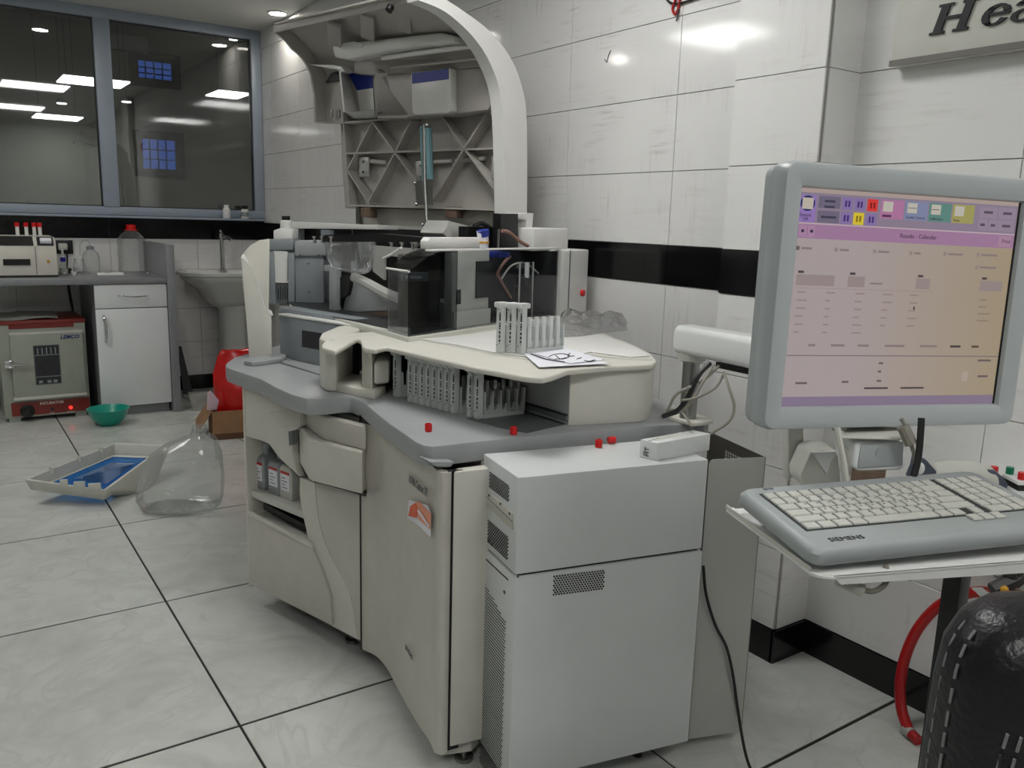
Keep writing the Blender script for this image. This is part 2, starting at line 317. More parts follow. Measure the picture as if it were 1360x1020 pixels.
# right wall: backing in three stretches, tiles standing proud of it
wr = MB(); wr.box(XW+.006, XW+.25, YP1, YB+.1, 0, ZC); wr.box(XP+.006, XW+.25, YP0, YP1, 0, ZC); wr.box(XR+.006, XW+.25, YF-.1, YP0, 0, ZC)
wr = struct(wr.build('wall_right', 'wgrout'))
ROWS = [(.10, .34), (.34, .575), (.575, .81), (.81, 1.045), (1.045, 1.173), (1.173, 1.408), (1.408, 1.643), (1.643, 1.878), (1.878, 2.113), (2.113, 2.348), (2.348, ZC)]
def tiles_x(x, ys, wall):
    for (z0, z1) in ROWS:
        for a, b in zip(ys[:-1], ys[1:]):
            g = .0012; blk = abs(z0-1.045) < 1e-6
            MB().box(x-(.003 if blk else 0), x+.012, a+g, b-g, z0+g, z1-g).build('border_tile' if blk else 'wall_tile', 'btile' if blk else 'wtile', wall, bevel=.0007, seg=1)
ys = [YP1]+[2.012+.555*k for k in range(8) if 2.012+.555*k < YB-.05]+[YB]
tiles_x(XW, ys, wr); tiles_x(XP, [YP0, YP1], wr)
tiles_x(XR, [YF, -1.8, -1.245, -.69, -.135, .42, .975, YP0], wr)
for (z0, z1) in ROWS:                                   # the pillar's return towards the recess
    blk = abs(z0-1.045) < 1e-6
    MB().box(XP+.013, XR, YP0-.004, YP0+.006, z0+.0012, z1-.0012).build('border_tile' if blk else 'wall_tile', 'btile' if blk else 'wtile', wr)
br = MB()
br.box(XW-.006, XW+.01, YP1, YB, 0, .099); br.box(XP-.006, XP+.01, YP0-.006, YP1, 0, .099); br.box(XP-.006, XR, YP0-.012, YP0, 0, .099); br.box(XR-.006, XR+.01, YF, YP0-.012, 0, .099)
struct(br.build('baseboard_right', 'btile'))
# back wall below and beside the window
ZW0, ZW1 = 1.20, 2.46
wb = MB(); wb.box(XL, XW+.1, YB+.008, YB+.12, 0, ZW0); wb.box(1.975, XW+.1, YB+.006, YB+.12, ZW0, ZC); wb = struct(wb.build('wall_back', 'wgrout'))
xs = [XW-.47-.555*k for k in range(0, 10) if XW-.47-.555*k > XL]
xs = [XL]+xs[::-1]+[XW]
for (z0, z1) in [(.10, .34), (.34, .575), (.575, .81), (.81, 1.05), (1.05, 1.195)]:
    for a, b in zip(xs[:-1], xs[1:]):
        blk = z0 > 1.04
        MB().box(a+.0012, b-.0012, YB-(.003 if blk else 0), YB+.012, z0+.0012, z1-.0012).build('border_tile' if blk else 'wall_tile', 'btile' if blk else 'wtile', wb, bevel=.0007, seg=1)
struct(MB().box(XL, XW-.006, YB-.008, YB+.01, 0, .099).build('baseboard_back', 'btile'))
# window in the back wall
wn = sroot('window_1', (0.5, YB, ZW0))
y0, y1 = YB-.035, YB+.05
XS = [XL+.03, -1.92, -.60, .94, 2.0]
fr = MB(); fr.box(XL, 1.985, y0, y1, ZW0, ZW0+.055); fr.box(XL, 1.985, y0, y1, ZW1-.055, ZC); fr.box(1.915, 1.982, y0, y1, ZW0+.055, ZW1-.055)
fr.build('window_frame', 'alum', wn, bevel=.003)
for xm in (-1.92, -.5, .98): MB().box(xm-.048, xm+.048, y0-.008, y1, ZW0+.055, ZW1-.055).build('mullion', 'alum', wn, bevel=.003)
for a, b in ((XL+.01, -1.968), (-1.872, -.548), (-.452, .932), (1.028, 1.915)):
    MB().box(a, b, YB, YB+.006, ZW0+.055, ZW1-.055).build('pane', 'glass', wn)
    gk = MB()
    for (p, q, r_, t) in ((a, b, ZW0+.055, ZW0+.061), (a, b, ZW1-.061, ZW1-.055), (a, a+.006, ZW0+.055, ZW1-.055), (b-.006, b, ZW0+.055, ZW1-.055)): gk.box(p, q, YB-.012, YB+.012, r_, t)
    gk.build('gasket', 'black', wn)
# the room beyond the glass
Y2, Z2 = 12.6, 3.6
w2 = struct(MB().box(-3.4, 5.2, YB+.12, Y2+.2, -.1, 0).build('floor', 'grout'))
struct(MB().box(-3.4, 5.2, YB+.12, Y2+.2, Z2, Z2+.1).build('ceiling', 'paintd'))
struct(MB().box(-3.5, -3.4, YB+.12, Y2+.2, 0, Z2).build('wall_far_left', 'paintd')); struct(MB().box(5.2, 5.3, YB+.12, Y2+.2, 0, Z2).build('wall_far_right', 'paintd'))
hd = MB(); hd.box(-3.4, 5.2, YB+.02, YB+.12, ZC+.1, Z2); hd.box(XW+.25, 5.2, YB+.02, YB+.12, 0, ZC+.1); struct(hd.build('wall_far_near', 'paintd'))
q1 = [PY(x, y, Y2) for x, y in ((177, 172), (241, 172), (243, 237), (178, 237))]; q2 = [PY(x, y, Y2) for x, y in ((170, 66), (238, 66), (240, 120), (170, 120))]
W1 = (q1[0].x, q1[1].x, q1[2].z, q1[0].z); W2_ = (q2[0].x, q2[1].x, q2[2].z, q2[0].z)
fw = MB(); xa = min(W1[0], W2_[0]); xb = max(W1[1], W2_[1])
fw.box(-3.4, xa, Y2, Y2+.2, 0, Z2); fw.box(xb, 5.2, Y2, Y2+.2, 0, Z2); fw.box(xa, xb, Y2, Y2+.2, 0, W1[2]); fw.box(xa, xb, Y2, Y2+.2, W1[3], W2_[2]); fw.box(xa, xb, Y2, Y2+.2, W2_[3], Z2)
struct(fw.build('wall_far', 'paintd'))
for k, (a, b, c, d) in enumerate((W1, W2_)):
    a = xa; b = xb
    rt = sroot('window_%d' % (k+2), (a, Y2, c)); t = .11
    f_ = MB(); f_.box(a, a+t, Y2-.03, Y2+.05, c, d); f_.box(b-t, b, Y2-.03, Y2+.05, c, d); f_.box(a+t, b-t, Y2-.03, Y2+.05, c, c+t); f_.box(a+t, b-t, Y2-.03, Y2+.05, d-t, d)
    f_.build('window_frame', 'dark', rt)
    MB().box(a+t, b-t, Y2+.02, Y2+.026, c+t, d-t).build('pane', 'smokel', rt)
    for i in range(1, 4): MB().box(a+t+(b-a-2*t)*i/4-.008, a+t+(b-a-2*t)*i/4+.008, Y2+.06, Y2+.076, c+t, d-t).build('grille_bar', 'black', rt)
    for i in range(1, 3): MB().box(a+t, b-t, Y2+.076, Y2+.09, c+t+(d-c-2*t)*i/3-.008, c+t+(d-c-2*t)*i/3+.008).build('grille_bar', 'black', rt)

# ---- ceiling panels (the lamps of the room)
def ceiling_panel(x, y, label, w_=.6, h_=.6):
    t = thing('ceiling_panel', label, 'ceiling light', (x, y, ZC-.012), 'square lit panels of the lab ceiling')
    f = MB(); e = .02
    f.box(x-w_/2-e, x+w_/2+e, y-h_/2-e, y-h_/2, ZC-.012, ZC); f.box(x-w_/2-e, x+w_/2+e, y+h_/2, y+h_/2+e, ZC-.012, ZC); f.box(x-w_/2-e, x-w_/2, y-h_/2, y+h_/2, ZC-.012, ZC); f.box(x+w_/2, x+w_/2+e, y-h_/2, y+h_/2, ZC-.012, ZC)
    f.build('frame', 'white', t); MB().box(x-w_/2, x+w_/2, y-h_/2, y+h_/2, ZC-.006, ZC).build('diffuser', 'led', t)
ceiling_panel(-.45, 4.05, 'square lit ceiling panel, mirrored as a glare on the right wall tiles')
ceiling_panel(1.0, 1.9, 'square lit ceiling panel above the near end of the analyzer, out of frame')
ceiling_panel(1.0, -.4, 'square lit ceiling panel behind and right of the camera, out of frame')
ceiling_panel(-.7, -.4, 'square lit ceiling panel behind and left of the camera, out of frame')
p = PZ(372, 17, ZC); p.x = min(p.x, XW-.09)
def ceiling_spot(x, y, label):
    sp = thing('ceiling_spot', label, 'ceiling light', (x, y, ZC-.01))
    MB().lathe([(.052, 0), (.062, .0), (.062, .010), (.050, .010)], (x, y, ZC-.010), 24, caps=False).build('ring', 'white', sp); MB().lathe([(.05, 0), (.05, .006)], (x, y, ZC-.008), 24).build('lens', 'spot', sp)
ceiling_spot(p.x, p.y, 'small round lit ceiling spot beside the analyzer hood tip')
ceiling_spot(.75, 5.12, 'added unseen fill spot above the bench cabinet, just above the frame')  # added lamp, unseen, lifts the dark back-left of the room
ceiling_spot(-.45, 5.12, 'added unseen fill spot above the left part of the bench, out of frame')  # second added lamp, unseen, brightens the bench side
# lamps in the far room
def pendant(name, pts, label, Y):
    q = [PY(x, y, Y) for x, y in pts]; x0, x1 = q[0].x, q[1].x; z = q[0].z
    t = thing(name, label, 'ceiling light', ((x0+x1)/2, Y, z))
    MB().box(x0, x1, Y-.02, Y+.5, z, z+.012).build('diffuser', 'ledfar', t); MB().box(x0, x1, Y-.02, Y+.5, z+.012, z+.03).build('housing', 'white', t)
    for xx in (x0+.05, x1-.05): MB().box(xx-.003, xx+.003, Y+.2, Y+.206, z+.03, Z2).build('suspension_cord', 'cabled', t)
pendant('pendant_light', ((84, 101), (172, 101)), 'brightest long pendant panel seen through the left panes', 9.0)
pendant('pendant_light', ((290, 121), (333, 121)), 'pendant panel seen through the right pane near its right edge', 9.4)
pendant('pendant_light', ((48, 152), (110, 152)), 'thin far pendant panel low in the left pane', 11.6)
for (px, py, Y, lb) in ((310, 53, 12.0, 'small lit pendant spot high at the right of the right pane'), (82, 138, 12.2, 'small lit pendant spot low in the left pane'), (168, 136, 12.0, 'small lit pendant spot just right of the mullion')):
    q = PY(px, py, Y); t = thing('pendant_spot', lb, 'ceiling light', (q.x, q.y, q.z))
    MB().lathe([(.055, 0), (.055, .01)], q, 16).build('lens', 'ledfar', t); MB().lathe([(.062, .01), (.05, .05), (.01, .06)], q, 16).build('shade', 'white', t); MB().box(q.x-.003, q.x+.003, q.y-.003, q.y+.003, q.z+.05, Z2).build('suspension_cord', 'cabled', t)
q = PY(137, 40, 12.2); q_ = PY(198, 72, 12.2)
ac = thing('air_conditioner', 'pale wall air conditioner partly over the upper blue window', 'air conditioner', ((q.x+q_.x)/2, 12.2, q_.z))
MB().slab([(q.x, 12.58, q_.z+.08), (q.x, 12.58, q.z), (q.x, 12.28, q.z), (q.x, 12.2, q.z-.08), (q.x, 12.2, q_.z+.06), (q.x, 12.3, q_.z)], (q_.x-q.x, 0, 0)).build('body', 'whitem', ac, bevel=.02)
MB().box(q.x+.05, q_.x-.05, 12.24, 12.3, q_.z+.004, q_.z+.02).build('louvre', 'dgrey', ac)

# ---- sign on the right wall
SX = XR-.035
s0 = PX(1182, 89, SX); s1 = PX(1360, 61, SX)
sg = thing('wall_sign', 'pale wall sign with big black slanted serif letters Hea', 'sign', (SX, .6, s0.z))
zt = s0.z+.5
MB().box(SX, XR, -.6, s0.y, s0.z, min(zt, ZC-.02)).build('board', 'offw', sg, bevel=.004)
MB().box(SX-.006, SX, -.6, s0.y, s0.z, s0.z+.014).build('lower_edge', 'sheetd', sg)
def letter(name, polys, o, h, sx_=1.5):
    b = MB()
    for pl in polys:
        pts = [Vector((SX-.006, o.y-(x*sx_+y*.30)*h, o.z+y*h)) for x, y in pl]; b.slab(pts, (.006, 0, 0))
    b.build(name, 'ink', sg)
def ringpts(cx, cy, rx, ry, a0, a1, wx, wy, n=14):
    out = [(cx+rx*math.cos(math.radians(a0+(a1-a0)*i/n)), cy+ry*math.sin(math.radians(a0+(a1-a0)*i/n))) for i in range(n+1)]
    inn = [(cx+(rx-wx)*math.cos(math.radians(a0+(a1-a0)*i/n)), cy+(ry-wy)*math.sin(math.radians(a0+(a1-a0)*i/n))) for i in range(n+1)]
    return [[out[i], out[i+1], inn[i+1], inn[i]] for i in range(n)]
lo = PX(1233, 47, SX-.006); hh = (PX(1240, 8, SX-.006).z-lo.z)
rc = lambda x0, x1, y0, y1: [(x0, y0), (x1, y0), (x1, y1), (x0, y1)]
letter('letter', [rc(0, .36, 0, .08), rc(.58, .94, 0, .08), rc(0, .36, .92, 1), rc(.58, .94, .92, 1), rc(.08, .28, .08, .92), rc(.66, .86, .08, .92), rc(.28, .66, .46, .56)], lo, hh)
lo2 = PX(1298, 37, SX-.006)
letter('letter', ringpts(.32, .34, .32, .35, 20, 335, .17, .08)+[rc(.14, .62, .33, .42)], lo2, hh)
lo3 = PX(1338, 31, SX-.006)
letter('letter', ringpts(.26, .2, .26, .21, 0, 360, .14, .07)+ringpts(.26, .46, .26, .24, 0, 160, .15, .08)+[rc(.38, .54, 0, .5), rc(.54, .64, 0, .07)], lo3, hh)
# wires on the wall, top
wz = thing('wall_wires', 'short looped red and black wires hanging high on the right wall', 'wire', PX(897, 10, XW))
def wpt(x, y, off=.006): return PX(x, y, XW-off)
MB().tube([wpt(900, -14), wpt(897, 0), wpt(893, 12), wpt(897, 19), wpt(901, 10), wpt(903, -2), wpt(905, -14)], .004, 6, 4).build('red_wire', 'redhose', wz)
MB().tube([wpt(880, -12), wpt(888, 2), wpt(899, 5), wpt(912, 2), wpt(930, -4)], .0035, 6, 4).build('black_wire', 'cableb', wz)
MB().tube([wpt(902, 12), wpt(900, 22), wpt(898, 28)], .0025, 6, 3).build('black_wire', 'cabled', wz)
mk_ = thing('wall_mark', 'small grey scratch left on a tile of the right wall', 'mark', PX(808, 78, XW))
MB().tube([wpt(811, 67, .001), wpt(808, 74, .001), wpt(806, 83, .001)], .002, 5).build('stroke', 'inkg', mk_); MB().tube([wpt(806, 83, .001), wpt(803, 79, .001)], .002, 5).build('stroke', 'inkg', mk_)
# ================================================================== ANALYZER
ZT = 0.765          # counter top
ZD = 0.910          # loader deck top
P0 = Vector((.747, 2.552, 0)); MID = Vector((.895, 1.998, 0))
FD = (MID-P0).normalized(); FN = Vector((-FD.y, FD.x, 0))       # front direction (far to near) and the inward normal
if FN.x < 0: FN = -FN
def FP(x, y, off=0.0): p = P0-FN*off; return PV(x, y, p, FD)    # a point on the left cabinet's front plane, off = proud of it
an = thing('immunoassay_analyzer', 'large beige and grey lab analyzer with its big hood standing open', 'analyzer', (1.2, 2.1, 0))
def pz(pts, z): return [PZ(x, y, z) for x, y in pts]
def smooth_poly(P, k=4):
    P = [Vector(p) for p in P]; return catmull(P, k)
# counter
cpx = [(302, 481), (299.5, 484), (301, 488), (311, 491.5), (328, 497), (346, 503), (367, 514.5), (386, 523), (407, 529), (428, 529), (455, 526.5), (466, 526.5), (481, 532.5), (498, 547), (518, 563), (553, 587), (562, 591), (574, 592.5), (600, 590), (640, 585.5), (742, 575), (845, 566), (915, 563), (936, 562), (942, 556)]
back = [Vector((1.62, 1.62, ZT)), Vector((1.86, 2.45, ZT)), Vector((1.62, 3.25, ZT)), Vector((1.15, 3.12, ZT)), Vector((.80, 2.80, ZT))]
cp = pz(cpx, ZT)+back
MB().prism([(p.x, p.y) for p in cp], ZT-.046, ZT).build('countertop', 'grey', an, bevel=.0045, seg=2)
# left cabinet carcass
BZ, TZ = .060, .717
uD = Vector((.966, .26, 0))
cab = [P0+FN*.03, P0+FN*.34+FD*0, P0+FN*.34+FD*.06, MID+FN*.34-FD*.02, MID+FN*.03]
def pl(p): return (p.x, p.y)
side = MB().slab([P0+Vector((0, 0, BZ)), P0+FN*.62+Vector((0, 0, BZ)), P0+FN*.62+Vector((0, 0, TZ)), P0+Vector((0, 0, TZ))], FD*.012); side.build('side_panel', 'beige', an, bevel=.003)
bk = MB(); bk.prism([pl(P0+FN*.26+FD*.013), pl(MID+FN*.26), pl(MID+FN*.28), pl(P0+FN*.28+FD*.013)], BZ, TZ); bk.build('back_panel', 'dgrey', an)
MB().prism([pl(P0+FD*.013+FN*.015), pl(MID+FN*.015), pl(MID+FN*.26), pl(P0+FN*.26+FD*.013)], BZ, BZ+.012).build('floor_panel', 'dgrey', an)
MB().prism([pl(MID+FN*.012-FD*.0), pl(MID+FN*.26), pl(MID+FN*.26-FD*.012), pl(MID+FN*.012-FD*.012)], BZ+.012, TZ).build('divider', 'beige', an)
# rest of the body behind, out of sight but there
MB().prism([pl(P0+FN*.29), pl(MID+FN*.29), (1.02, 1.75), (.955, 1.50), (1.30, 1.44), (1.72, 2.3), (1.62, 3.1), (1.2, 3.05)], .05, ZT-.046).build('body', 'beige', an)
fp = lambda pts, off=0.0: [FP(x, y, off) for x, y in pts]
inn = lambda d: FN*d
# lower drawer panel
MB().slab(fp([(329, 681), (331, 684.5), (413, 727), (426.5, 756), (438, 791), (440.5, 831), (331.5, 776)]), inn(.02)).build('lower_panel', 'beige2', an, bevel=.003)
MB().slab(fp([(329, 679), (413, 723), (414.5, 729), (329.5, 685)], .003), inn(.012)).build('drawer_lip', 'beige', an, bevel=.002)
# bottle shelf recess: shelves and tray
za = FP(332, 660).z; zb = FP(335, 640).z
def shelf(z, t, m, name, d0=.0, d1=.25, s0=.014, s1=.36, th=None):
    a = P0+FD*s0; b = P0+FD*s1
    return MB().prism([pl(a+FN*d0), pl(b+FN*d0), pl(b+FN*d1), pl(a+FN*d1)], z-t, z).build(name, m, an, bevel=.002)
zs1 = PV(337, 652, P0+FN*.015, FD).z
shelf(zs1, .022, 'offw', 'bottle_tray', .012, .2)
zs2 = PV(345, 683, P0+FN*.02, FD).z
shelf(zs2-.01, .012, 'offw', 'lower_shelf', .012, .22)
bd = MB().slab([PV(350, 668, P0+FN*.03, FD), PV(405, 697, P0+FN*.03, FD), PV(405, 706, P0+FN*.03, FD), PV(350, 676, P0+FN*.03, FD)], FN*.03); bd.build('dark_rail', 'black', an)
# swoosh: broad beige strip between the two curves, then the flat door right of it
Lc = [(398.5, 634), (398.5, 659), (404, 691), (413, 726), (426.5, 757), (438, 791), (440.5, 831)]
Rc = [(418, 642), (419.5, 660), (423.5, 692), (434, 727), (450, 759), (465, 791), (475, 849)]
La = catmull([FP(x, y, -.012) for x, y in Lc], 4); Ra = catmull([FP(x, y, .006) for x, y in Rc], 4)
sw = MB(); sw.loft([[a, b, b+FN*.02, a+FN*.012] for a, b in zip(La, Ra)]); sw.build('curved_trim', 'beige', an, ang=50)
MB().slab([FP(x, y, .006) for x, y in Rc]+[FP(x, y, .006) for x, y in ((480.5, 853), (481, 640))], FN*.02).build('cabinet_door', 'beige2', an, bevel=.003)
# upper curved cover (from the left edge down to the swoosh) and the box drawer
UP = [(324, 506), (352, 517), (374, 531), (396, 541), (402, 546), (401, 565), (388, 573), (388, 600), (392, 622), (398, 634)]
LO = [(398, 634), (386, 622.5), (376, 614), (367, 604), (357, 590), (345, 585), (331, 581.5), (326, 579)]
MB().slab([FP(x, y, .004) for x, y in UP+LO[1:]], FN*.024).build('curved_cover', 'beige', an, bevel=.004)
rec = MB().slab([FP(x, y, .007) for x, y in ((357, 548), (372, 566), (399, 566), (400, 545), (392, 541))], FN*.004); rec.build('recessed_grip', 'beige2', an, bevel=.002)
b0 = FP(389, 572, .0); b1 = FP(480.5, 572, 0)
OFF = .055
f0 = FP(411, 583, OFF); f1 = FP(481, 571, OFF*.62)
zt = f0.z; zb = FP(411, 637, OFF).z
dr = MB().prism([pl(b0+FN*.02), pl(f0-(f1-f0).normalized()*.006), pl(f0+(f1-f0).normalized()*.012-FN*.006), pl(f1), pl(b1+FN*.02)], zb, zt); dr.build('box_drawer', 'beige', an, bevel=.006, seg=3)
MB().prism([pl(b0+FN*.03), pl(f0+FN*.02+FD*.03), pl(f1+FN*.012), pl(b1+FN*.02)], zt, TZ-.012).build('drawer_lid', 'beige2', an, bevel=.006, seg=3)
MB().prism([pl(b0+FN*.06), pl(f0+FN*.04+FD*.03), pl(f1+FN*.03), pl(b1+FN*.04)], TZ-.012, TZ).build('shadow_gap', 'black', an)
MB().prism([pl(b0+FN*.03), pl(f0+FN*.012), pl(f1+FN*.012), pl(b1+FN*.02)], zb-.008, zb).build('shadow_gap', 'black', an)
nt_ = MB().slab([FP(x, y, OFF*.55) for x, y in ((383, 573), (388, 572), (388, 590), (384, 592))], FN*.02); nt_.build('latch_slot', 'dgrey', an)
# tall concave door at the near end
zdt = ZT-.05
prof = [MID+FD*.004-FN*.006, Vector((.9065, 1.945, 0)), Vector((.9075, 1.90, 0)), Vector((.902, 1.85, 0)), Vector((.892, 1.80, 0)), Vector((.873, 1.70, 0)), Vector((.856, 1.60, 0)), Vector((.846, 1.52, 0)), Vector((.838, 1.49, 0)), Vector((.839, 1.476, 0)), Vector((.845, 1.468, 0)), Vector((.856, 1.467, 0))]
pf = catmull(prof, 3)
dd = MB(); nD = Vector((.985, .17, 0))
ring = [(p.x, p.y) for p in pf]+[(p.x+.02, p.y+.012) for p in pf[::-1]]
dd.prism(ring, .058, zdt); dd.build('front_door', 'beige2', an, ang=50)
lt = MB().slab([PV(590+dx, 613, Vector((.85, 1.48, 0)), (1, -.2)) for dx in (-20, 14)]+[PV(590+dx, 621, Vector((.85, 1.48, 0)), (1, -.2)) for dx in (10, -8)], (0, .05, 0)); lt.build('door_catch', 'grey', an, bevel=.004)
DOORP = Vector((.856, 1.60, 0)); DOORD = (Vector((.846, 1.52, 0))-Vector((.892, 1.80, 0))).normalized()
DN = Vector((-DOORD.y, DOORD.x, 0)); DN = DN if DN.x < 0 else -DN
def DP(x, y, off=.003): return PV(x, y, DOORP+DN*(off+.004), DOORD)
MB().slab([DP(x, y) for x, y in ((543, 664), (549, 666), (567, 671), (572, 683), (571, 713), (556, 698), (541, 688))], -DN*.001).build('peeling_sticker', 'paper', an)
MB().slab([DP(x, y, .0045) for x, y in ((551, 669), (556, 666), (572, 682), (571, 703), (556, 690))], -DN*.001).build('orange_patch', 'orangel', an)
MB().slab([DP(x, y, .006) for x, y in ((545, 672), (551, 668), (554, 676), (553, 688), (542, 685))], -DN*.001).build('orange_patch', 'orange', an)
MB().slab([DP(x, y, .006) for x, y in ((555, 676), (570, 698), (569, 701), (554, 679))], -DN*.0008).build('white_line', 'paper', an)
O = DP(543, 640); E_ = DP(571, 663); text('lettering', 'ADVIA Centaur XP', .0265, O, E_-O, (0, 0, 1), 'inkg', an, squash=.60, bold=.0006)
O = DP(538, 858); E_ = DP(551, 880); text('lettering', 'SIEMENS', .020, O-Vector((0, 0, .006)), E_-O, (0, 0, 1), 'inkg', an, squash=.75)
jt = MID+FN*.0+FD*.001; MB().prism([pl(jt-FN*.0095), pl(jt-FN*.0095+FD*.003), pl(jt+FN*.01+FD*.003), pl(jt+FN*.01)], .058, zdt+.01).build('door_joint', 'black', an)
MB().cyl(DP(494, 653, .012), DP(494, 653, .02), .005, 10).build('screw', 'metal', an)
# near side
gp = MB(); gp.prism([(.855, 1.472), (.89, 1.468), (.89, 1.475), (.862, 1.49)], .06, zdt); gp.build('shadow_gap', 'black', an)
sa = PZ(604, 990, .07); MB().prism([(.8655, 1.4665), (.985, 1.446), (1.32, 1.392), (1.33, 1.42), (.99, 1.48), (.885, 1.49)], .07, zdt).build('end_panel', 'beige', an, bevel=.004)
MB().prism([(.86, 1.50), (.93, 1.475), (.96, 1.49), (.96, 1.56), (.88, 1.57)], .03, .058).build('plinth', 'beige', an, bevel=.004)
for x, y in ((.925, 1.50), (.93, 2.15), (1.02, 2.45), (1.5, 1.75), (1.5, 2.8)):
    MB().lathe([(.022, 0), (.022, .01), (.009, .012), (.009, .06)], (x, y, 0), 14).build('foot', 'metal', an)
# tray edge at the counter's far left
q = pz([(326, 475), (375, 470), (382, 471), (372, 477), (335, 482), (324, 480)], ZT+.012)
MB().prism([pl(p) for p in q], ZT, ZT+.014).build('counter_ledge', 'grey', an, bevel=.003)
MB().slab(pz([(364, 478), (425, 497), (425, 498.5), (362, 479.5)], ZT+.0005), (0, 0, .0008)).build('counter_joint', 'dgrey', an)
# ---- loader deck
dfr = [(513, 460), (552, 469), (605, 481.5), (636, 488.5), (661, 493), (690, 498.5), (704, 500.5), (722, 501.5), (733, 499), (744, 495), (755, 491), (805, 486.5), (850, 484.5), (866, 483.5), (871, 481), (871.5, 477), (863, 468.5), (846.5, 460), (830, 453), (815, 448), (790, 437)]
dk = pz(dfr, ZD)+[Vector((1.72, 2.25, ZD)), Vector((1.22, 2.20, ZD)), PZ(515, 441, ZD), PZ(492, 440.5, ZD), PZ(466, 442, ZD), PZ(447, 445.5, ZD), PZ(433, 451.5, ZD), PZ(427, 457, ZD), PZ(427.5, 461, ZD), PZ(446, 466, ZD), PZ(465, 455, ZD), PZ(474, 449.5, ZD), PZ(479, 451, ZD), PZ(481, 459, ZD), PZ(484, 461.5, ZD), PZ(499, 463.5, ZD)]
MB().prism([pl(p) for p in dk], ZD-.014, ZD).build('loader_deck', 'beige', an, bevel=.005, seg=3)
MB().slab(pz([(545, 448), (604, 459), (655, 470), (700, 476), (745, 478), (780, 470), (835, 476), (868, 477.5), (868, 479), (834, 477.5), (780, 472), (745, 480), (700, 477.5), (655, 471.5), (603, 460), (545, 449)], ZD+.0004), (0, 0, .0006)).build('deck_joint', 'offw', an)
MB().prism([pl(p) for p in pz([(556, 449.5), (610, 446), (655, 440), (740, 436), (800, 445), (845, 461.5), (863, 472), (838, 473.5), (784, 466.5), (748, 475), (702, 473), (657, 467.5), (606, 457)], ZD+.004)], ZD, ZD+.004).build('raised_deck_lid', 'hoodw', an, bevel=.0015)
# loader head: rounded beige block with a slot
hz0 = ZT
hd0 = [PZ(x, y, ZT) for x, y in ((425, 515), (432, 520), (447, 521), (452, 516), (468, 507), (482, 498), (470, 490), (448, 495), (428, 507))]
MB().prism([pl(p) for p in hd0], hz0, ZD-.002).build('loader_head', 'beige', an, bevel=.008, seg=3)
hp = PZ(440, 453, ZD-.002)
MB().lathe([(.011, 0), (.011, .002), (.008, .0045), (0, .005)], (hp.x, hp.y, ZD-.003), 14).build('indicator_lens', 'offw', an)
h2 = [PZ(x, y, ZT) for x, y in ((481, 524), (494, 528), (501, 523), (505, 514), (512, 508), (508, 500), (492, 502), (482, 510))]
MB().prism([pl(p) for p in h2], hz0, ZD-.002).build('loader_guide', 'beige', an, bevel=.005, seg=3)
base = [PZ(x, y, ZT) for x, y in ((428, 515), (447, 520), (480, 528), (498, 531), (512, 524), (512, 505), (470, 500))]
MB().prism([pl(p) for p in base], ZT, ZT+.022).build('loader_base', 'beige', an, bevel=.003)
sl = [PZ(x, y, ZT) for x, y in ((459, 504), (477, 509), (484, 492), (464, 488))]
MB().prism([pl(p) for p in sl], ZT+.024, ZD-.014).build('slot_interior', 'black', an)
gq = [PZ(x, y, ZT+.03) for x, y in ((497, 514), (517, 512), (519, 498), (500, 496))]
MB().prism([pl(p) for p in gq], ZT+.035, ZT+.098).build('rack_pusher', 'beige', an, bevel=.008, seg=3)
# loader box right, dark compartment
A = PZ(755, 566, ZT); B = PZ(846, 561, ZT); Bb = PZ(858, 558.5, ZT); C = PZ(864, 553, ZT); E2 = PZ(866, 545, ZT)
bx = MB().prism([pl(A), pl(B), pl(Bb), pl(C), pl(E2), (E2.x-.05, E2.y+.3), (A.x+.03, A.y+.2)], ZT, ZD-.014); bx.build('loader_box', 'beige', an, bevel=.003)
A2 = PZ(676, 541, ZT)
iw = (A2-A).normalized(); 
MB().prism([pl(A+iw*.002), pl(A2), (A2.x+.02, A2.y+.02), (A.x+.02, A.y+.02)], ZT+.004, ZD-.014).build('compartment_wall', 'grey', an)
nn_ = Vector((iw.y, -iw.x, 0)); nn_ = nn_ if nn_.dot(CAM-A) > 0 else -nn_
MB().prism([pl(A+iw*.004), pl(A2), pl(A2+nn_*.006), pl(A+nn_*.006+iw*.004)], ZT+.012, ZT+.024).build('guide_rail', 'dgrey', an, bevel=.001)
MB().prism([pl(A+iw*.004), pl(A2), pl(A2+nn_*.007), pl(A+nn_*.007+iw*.004)], ZT+.024, ZT+.028).build('rail_gap', 'black', an)
MB().prism([pl(p) for p in pz([(752, 563), (676, 542), (620, 556), (660, 567), (700, 575)], ZT+.001)], ZT, ZT+.0015).build('compartment_floor', 'dgrey', an)
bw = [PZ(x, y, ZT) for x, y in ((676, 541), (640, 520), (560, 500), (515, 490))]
MB().prism([pl(p+Vector((.06, .05, 0))) for p in bw]+[pl(p+Vector((.09, .07, 0))) for p in bw[::-1]], ZT, ZD-.014).build('compartment_back', 'dark', an)
